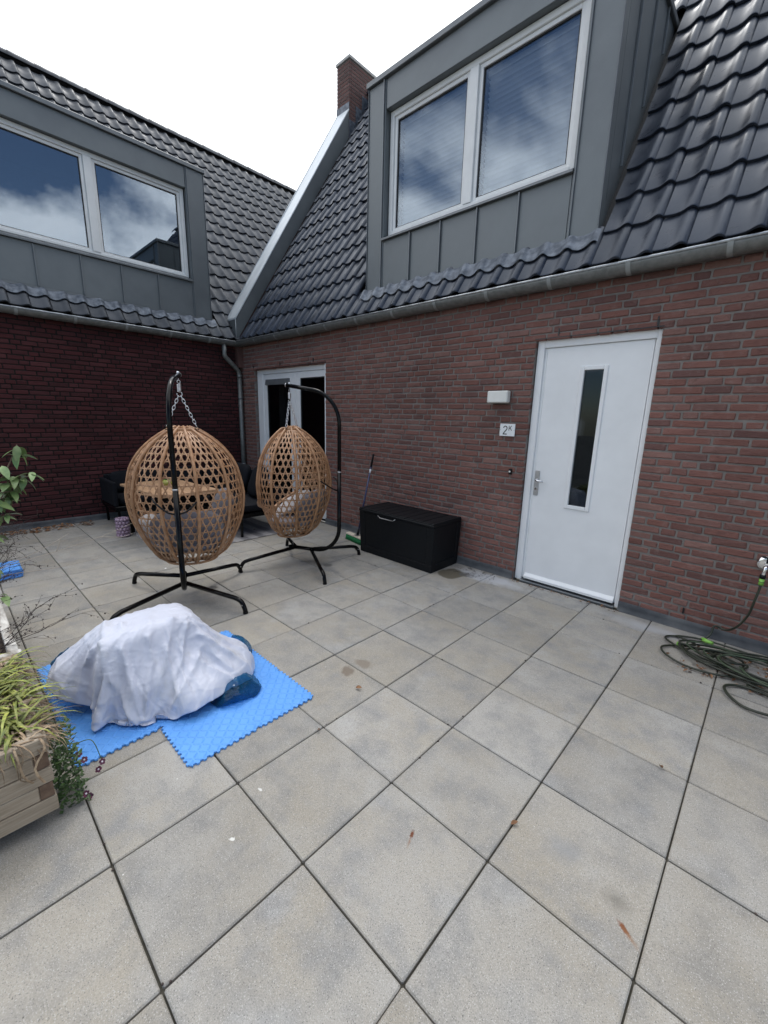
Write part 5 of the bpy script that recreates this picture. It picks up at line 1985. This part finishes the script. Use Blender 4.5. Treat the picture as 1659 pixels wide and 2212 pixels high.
def grow(p, d, ln, rad, lev):
    pts = [p]
    q = p.copy()
    for i in range(4):
        d = (d + Vector((random.uniform(-1, 1), random.uniform(-1, 1), random.uniform(-.9, .7))) * .26).normalized()
        q = q + d * ln / 4
        if q.z < .02:
            q.z = .02
        pts.append(q.copy())
        if lev < 2 and random.random() < .8:
            e = (d + Vector((random.uniform(-1, 1), random.uniform(-1, 1), random.uniform(-.6, .8))) * .8).normalized()
            grow(q.copy(), e, ln * .55, rad * .6, lev + 1)
        if lev > 0 and random.random() < .55:
            c = q + Vector((random.uniform(-1, 1), random.uniform(-1, 1), random.uniform(-1, .4))) * .008
            r_ = random.uniform(.0018, .0055)
            bd.lathe([(.0005, -r_), (r_ * .8, -r_ * .3), (r_ * .8, r_ * .5), (.0005, r_ * .9)], 5, tuple(c))
    m.tube(pts, [rad * (1 - .18 * i) for i in range(5)], 4, cap=False)


for k in range(26):
    x = random.uniform(-3.2, -1.8)
    grow(Vector((x, random.uniform(-.5, -.12), .33)), Vector((random.uniform(-.4, .5), random.uniform(.15, .9), random.uniform(.3, .9))).normalized(), random.uniform(.22, .40), .0035, 0)
for k in range(14):
    x = random.uniform(-5.6, -4.2)
    grow(Vector((x, random.uniform(-.35, -.02), .25)), Vector((random.uniform(-.3, .6), random.uniform(.5, 1), random.uniform(.1, .7))).normalized(), random.uniform(.3, .5), .004, 0)
m.build('twigs', 'twig', dsb, kind='stuff')
bd.build('withered_buds', 'twig', dsb, kind='stuff')
planter('far weathered planter half hidden behind the evergreen shrub', -5.9, -4.75, -.75, -.06, .05, 'oldwood')

# long pale dry stalks reaching over the paving
stk = thing('dry_stalks', 'long pale dry stalks reaching out of the lichen planter over the paving', 'dry stalks', (-3.2, -.15, .33), world=True)
for pts in ([(-3.25, -.2, .34), (-3.25, .02, .42), (-3.3, .35, .46), (-3.4, .7, .50), (-3.5, 1.0, .56)], [(-3.25, -.2, .34), (-3.22, .02, .36), (-3.2, .30, .35), (-3.2, .62, .36)],
            [(-3.25, -.15, .34), (-3.2, .0, .44), (-3.22, .25, .52), (-3.3, .45, .60)], [(-3.3, .35, .46), (-3.34, .40, .56)], [(-3.4, .7, .50), (-3.35, .85, .48), (-3.34, .95, .50)]):
    q = spline(pts, 5)
    MB().tube(q, [.0030 - .0016 * i / len(q) for i in range(len(q))], 5).build('stalk', 'stalk', stk)

# pansies trailing beside the planter
random.seed(44)
pn = thing('pansy_plant', 'trailing pansy with small dark leaves and dark red white tipped flowers', 'flowers', (-.93, -.03, 0), world=True)
m = MB()
for k in range(620):
    z = random.uniform(.015, .34)
    x = -.985 + random.uniform(-.13, .09) + .06 * (1 - z / .36)
    y = -.045 + random.uniform(-.04, .05) * (1.2 - z)
    az, el = random.uniform(0, 6.28), random.uniform(-.5, .9)
    e = Vector((math.cos(az) * math.cos(el), math.sin(az) * math.cos(el), math.sin(el)))
    s = e.cross(Vector((0, 0, 1))).normalized()
    c = Vector((x, y, z))
    l_, w_ = random.uniform(.016, .032), random.uniform(.005, .009)
    m.add([c, c + e * l_ * .5 - s * w_, c + e * l_, c + e * l_ * .5 + s * w_, c + e * l_ * .5 + Vector((0, 0, -.002))], [(0, 1, 4), (1, 2, 4), (2, 3, 4), (3, 0, 4)])
m.build('small_leaves', 'leaf2', pn, kind='stuff')
for k, (c, d) in enumerate((((-.885, .075, .145), (.5, .2, .4)), ((-.90, .06, .105), (.7, .1, .2)), ((-.93, .005, .20), (.6, .2, .4)), ((-.925, .02, .165), (.6, 0, .5)), ((-.86, .0, .05), (.7, .2, .3)), ((-.865, .012, .025), (.7, -.1, .4)))):
    X = Matrix.Translation(c) @ Vector(d).to_track_quat('Z', 'Y').to_matrix().to_4x4()
    fmesh = MB()
    for j in range(5):
        u = 2 * math.pi * j / 5 + k
        e, s = Vector((math.cos(u), math.sin(u), .15)), Vector((-math.sin(u), math.cos(u), 0))
        r_ = .0135
        fmesh.add([X @ q for q in (Vector((0, 0, 0)), e * r_ * .6 - s * r_ * .5, e * r_ - s * r_ * .25, e * r_ + s * r_ * .25, e * r_ * .6 + s * r_ * .5)], [(0, 1, 2, 3, 4)])
    F = fmesh.build('flower', 'petal', pn)
    MB().lathe([(.0005, .004), (.0035, .003), (.004, .001)], 7, X=X).build('flower_eye', 'petalw', F)
MB().tube(spline([(-.97, -.03, .22), (-.95, .03, .24), (-.92, .06, .235), (-.89, .075, .15)], 4), .0018, 5).build('stem', 'leaf2', pn)

# ------------------------------------------------------------------ litter on the paving
random.seed(77)
dl = leaf_mesh('dry_leaf', 'dead', .036, .022, .8, -.25)
for k, (x, y, lab) in enumerate(((.882, 2.004, 'brown curled leaf on the slab joint at the right'), (.497, 1.195, 'brown crumpled leaf on the joint at right of centre'), (-.503, .964, 'dark dry leaf on the joint right of the blue mat'),
                                 (.70, 3.22, 'brown leaf at the near edge of the hose coil'), (.88, 3.40, 'brown leaf lying inside the hose coil'), (1.12, 3.24, 'long brown leaf under the hose'), (1.20, 3.2, 'pale brown leaf under the hose loops'),
                                 (1.02, 3.16, 'small brown leaf before the hose'), (1.09, 3.56, 'orange brown leaf against the wall behind the hose'), (.21, 3.72, 'dead leaf lying at the right foot of the front door'), (.10, 3.745, 'dead leaf wedged under the front door'),
                                 (-.02, 3.75, 'crumbled leaf under the middle of the front door'), (-.72, 3.73, 'dead leaf at the left foot of the front door'), (-.62, 1.35, 'tiny brown leaf right of the blue mat'), (-4.3, 2.75, 'brown leaf under the lounge bench'), (-2.6, 3.22, 'tiny dark leaf before the broom'))):
    s = random.uniform(.55, 1.25)
    o = put('dry_leaf', dl, None, (x, y, .006), (random.uniform(-.4, .4), random.uniform(-.3, .1), random.uniform(0, 6.28)), (s, s * random.uniform(.6, 1.1), s))
    tag(o, lab, 'dead leaf', 'dead leaves scattered on the paving')


def litter(name, label, n, x0, x1, y0, y1, s0, s1, mat, zf=None):
    m = MB()
    for k in range(n):
        x, y = random.uniform(x0, x1), random.uniform(y0, y1)
        s = random.uniform(s0, s1)
        az = random.uniform(0, 6.28)
        e, f = Vector((math.cos(az), math.sin(az), random.uniform(-.2, .5))), Vector((-math.sin(az), math.cos(az), random.uniform(-.3, .3)))
        c = Vector((x, y, .004 + random.uniform(0, s * .5)))
        m.add([c - e * s, c - f * s * .5 + Vector((0, 0, .2 * s)), c + e * s, c + f * s * .5 + Vector((0, 0, .3 * s))], [(0, 1, 2), (0, 2, 3)])
    o = m.build(name, mat, kind='stuff')
    o['label'], o['category'] = label, 'litter'
    return o


litter('leaf_litter', 'brown leaf litter gathered at the foot of the dark brick wall', 260, -6.34, -6.05, -.3, 1.2, .012, .04, 'dead')
litter('hose_litter', 'brown leaf crumbs gathered under the hose coil', 150, .78, 1.5, 3.08, 3.55, .006, .022, 'dead')
litter('door_litter', 'leaf crumbs along the front door threshold', 70, -.80, .26, 3.715, 3.765, .004, .014, 'dead')
litter('gravel_crumbs', 'black crumbs scattered on the paving right of the storage box', 90, -1.42, -.88, 3.50, 3.76, .004, .013, 'ink')
m = MB()
for k in range(150):
    # crumbs of moss and soil caught in the joints
    if random.random() < .5:
        x, y = round(random.uniform(-6, 2) * 2) / 2, random.uniform(-.4, 3.6)
    else:
        x, y = random.uniform(-6, 2), round(random.uniform(-.4, 3.4) * 2) / 2
    s = random.uniform(.002, .007)
    m.lathe([(.0003, -.001), (s, 0), (s * .6, s * .6), (.0003, s * .8)], 5, (x + random.uniform(-.006, .006), y + random.uniform(-.006, .006), .0))
o = m.build('joint_moss', 'twig', kind='stuff')
o['label'], o['category'] = 'dark moss crumbs caught in the paving joints', 'moss'
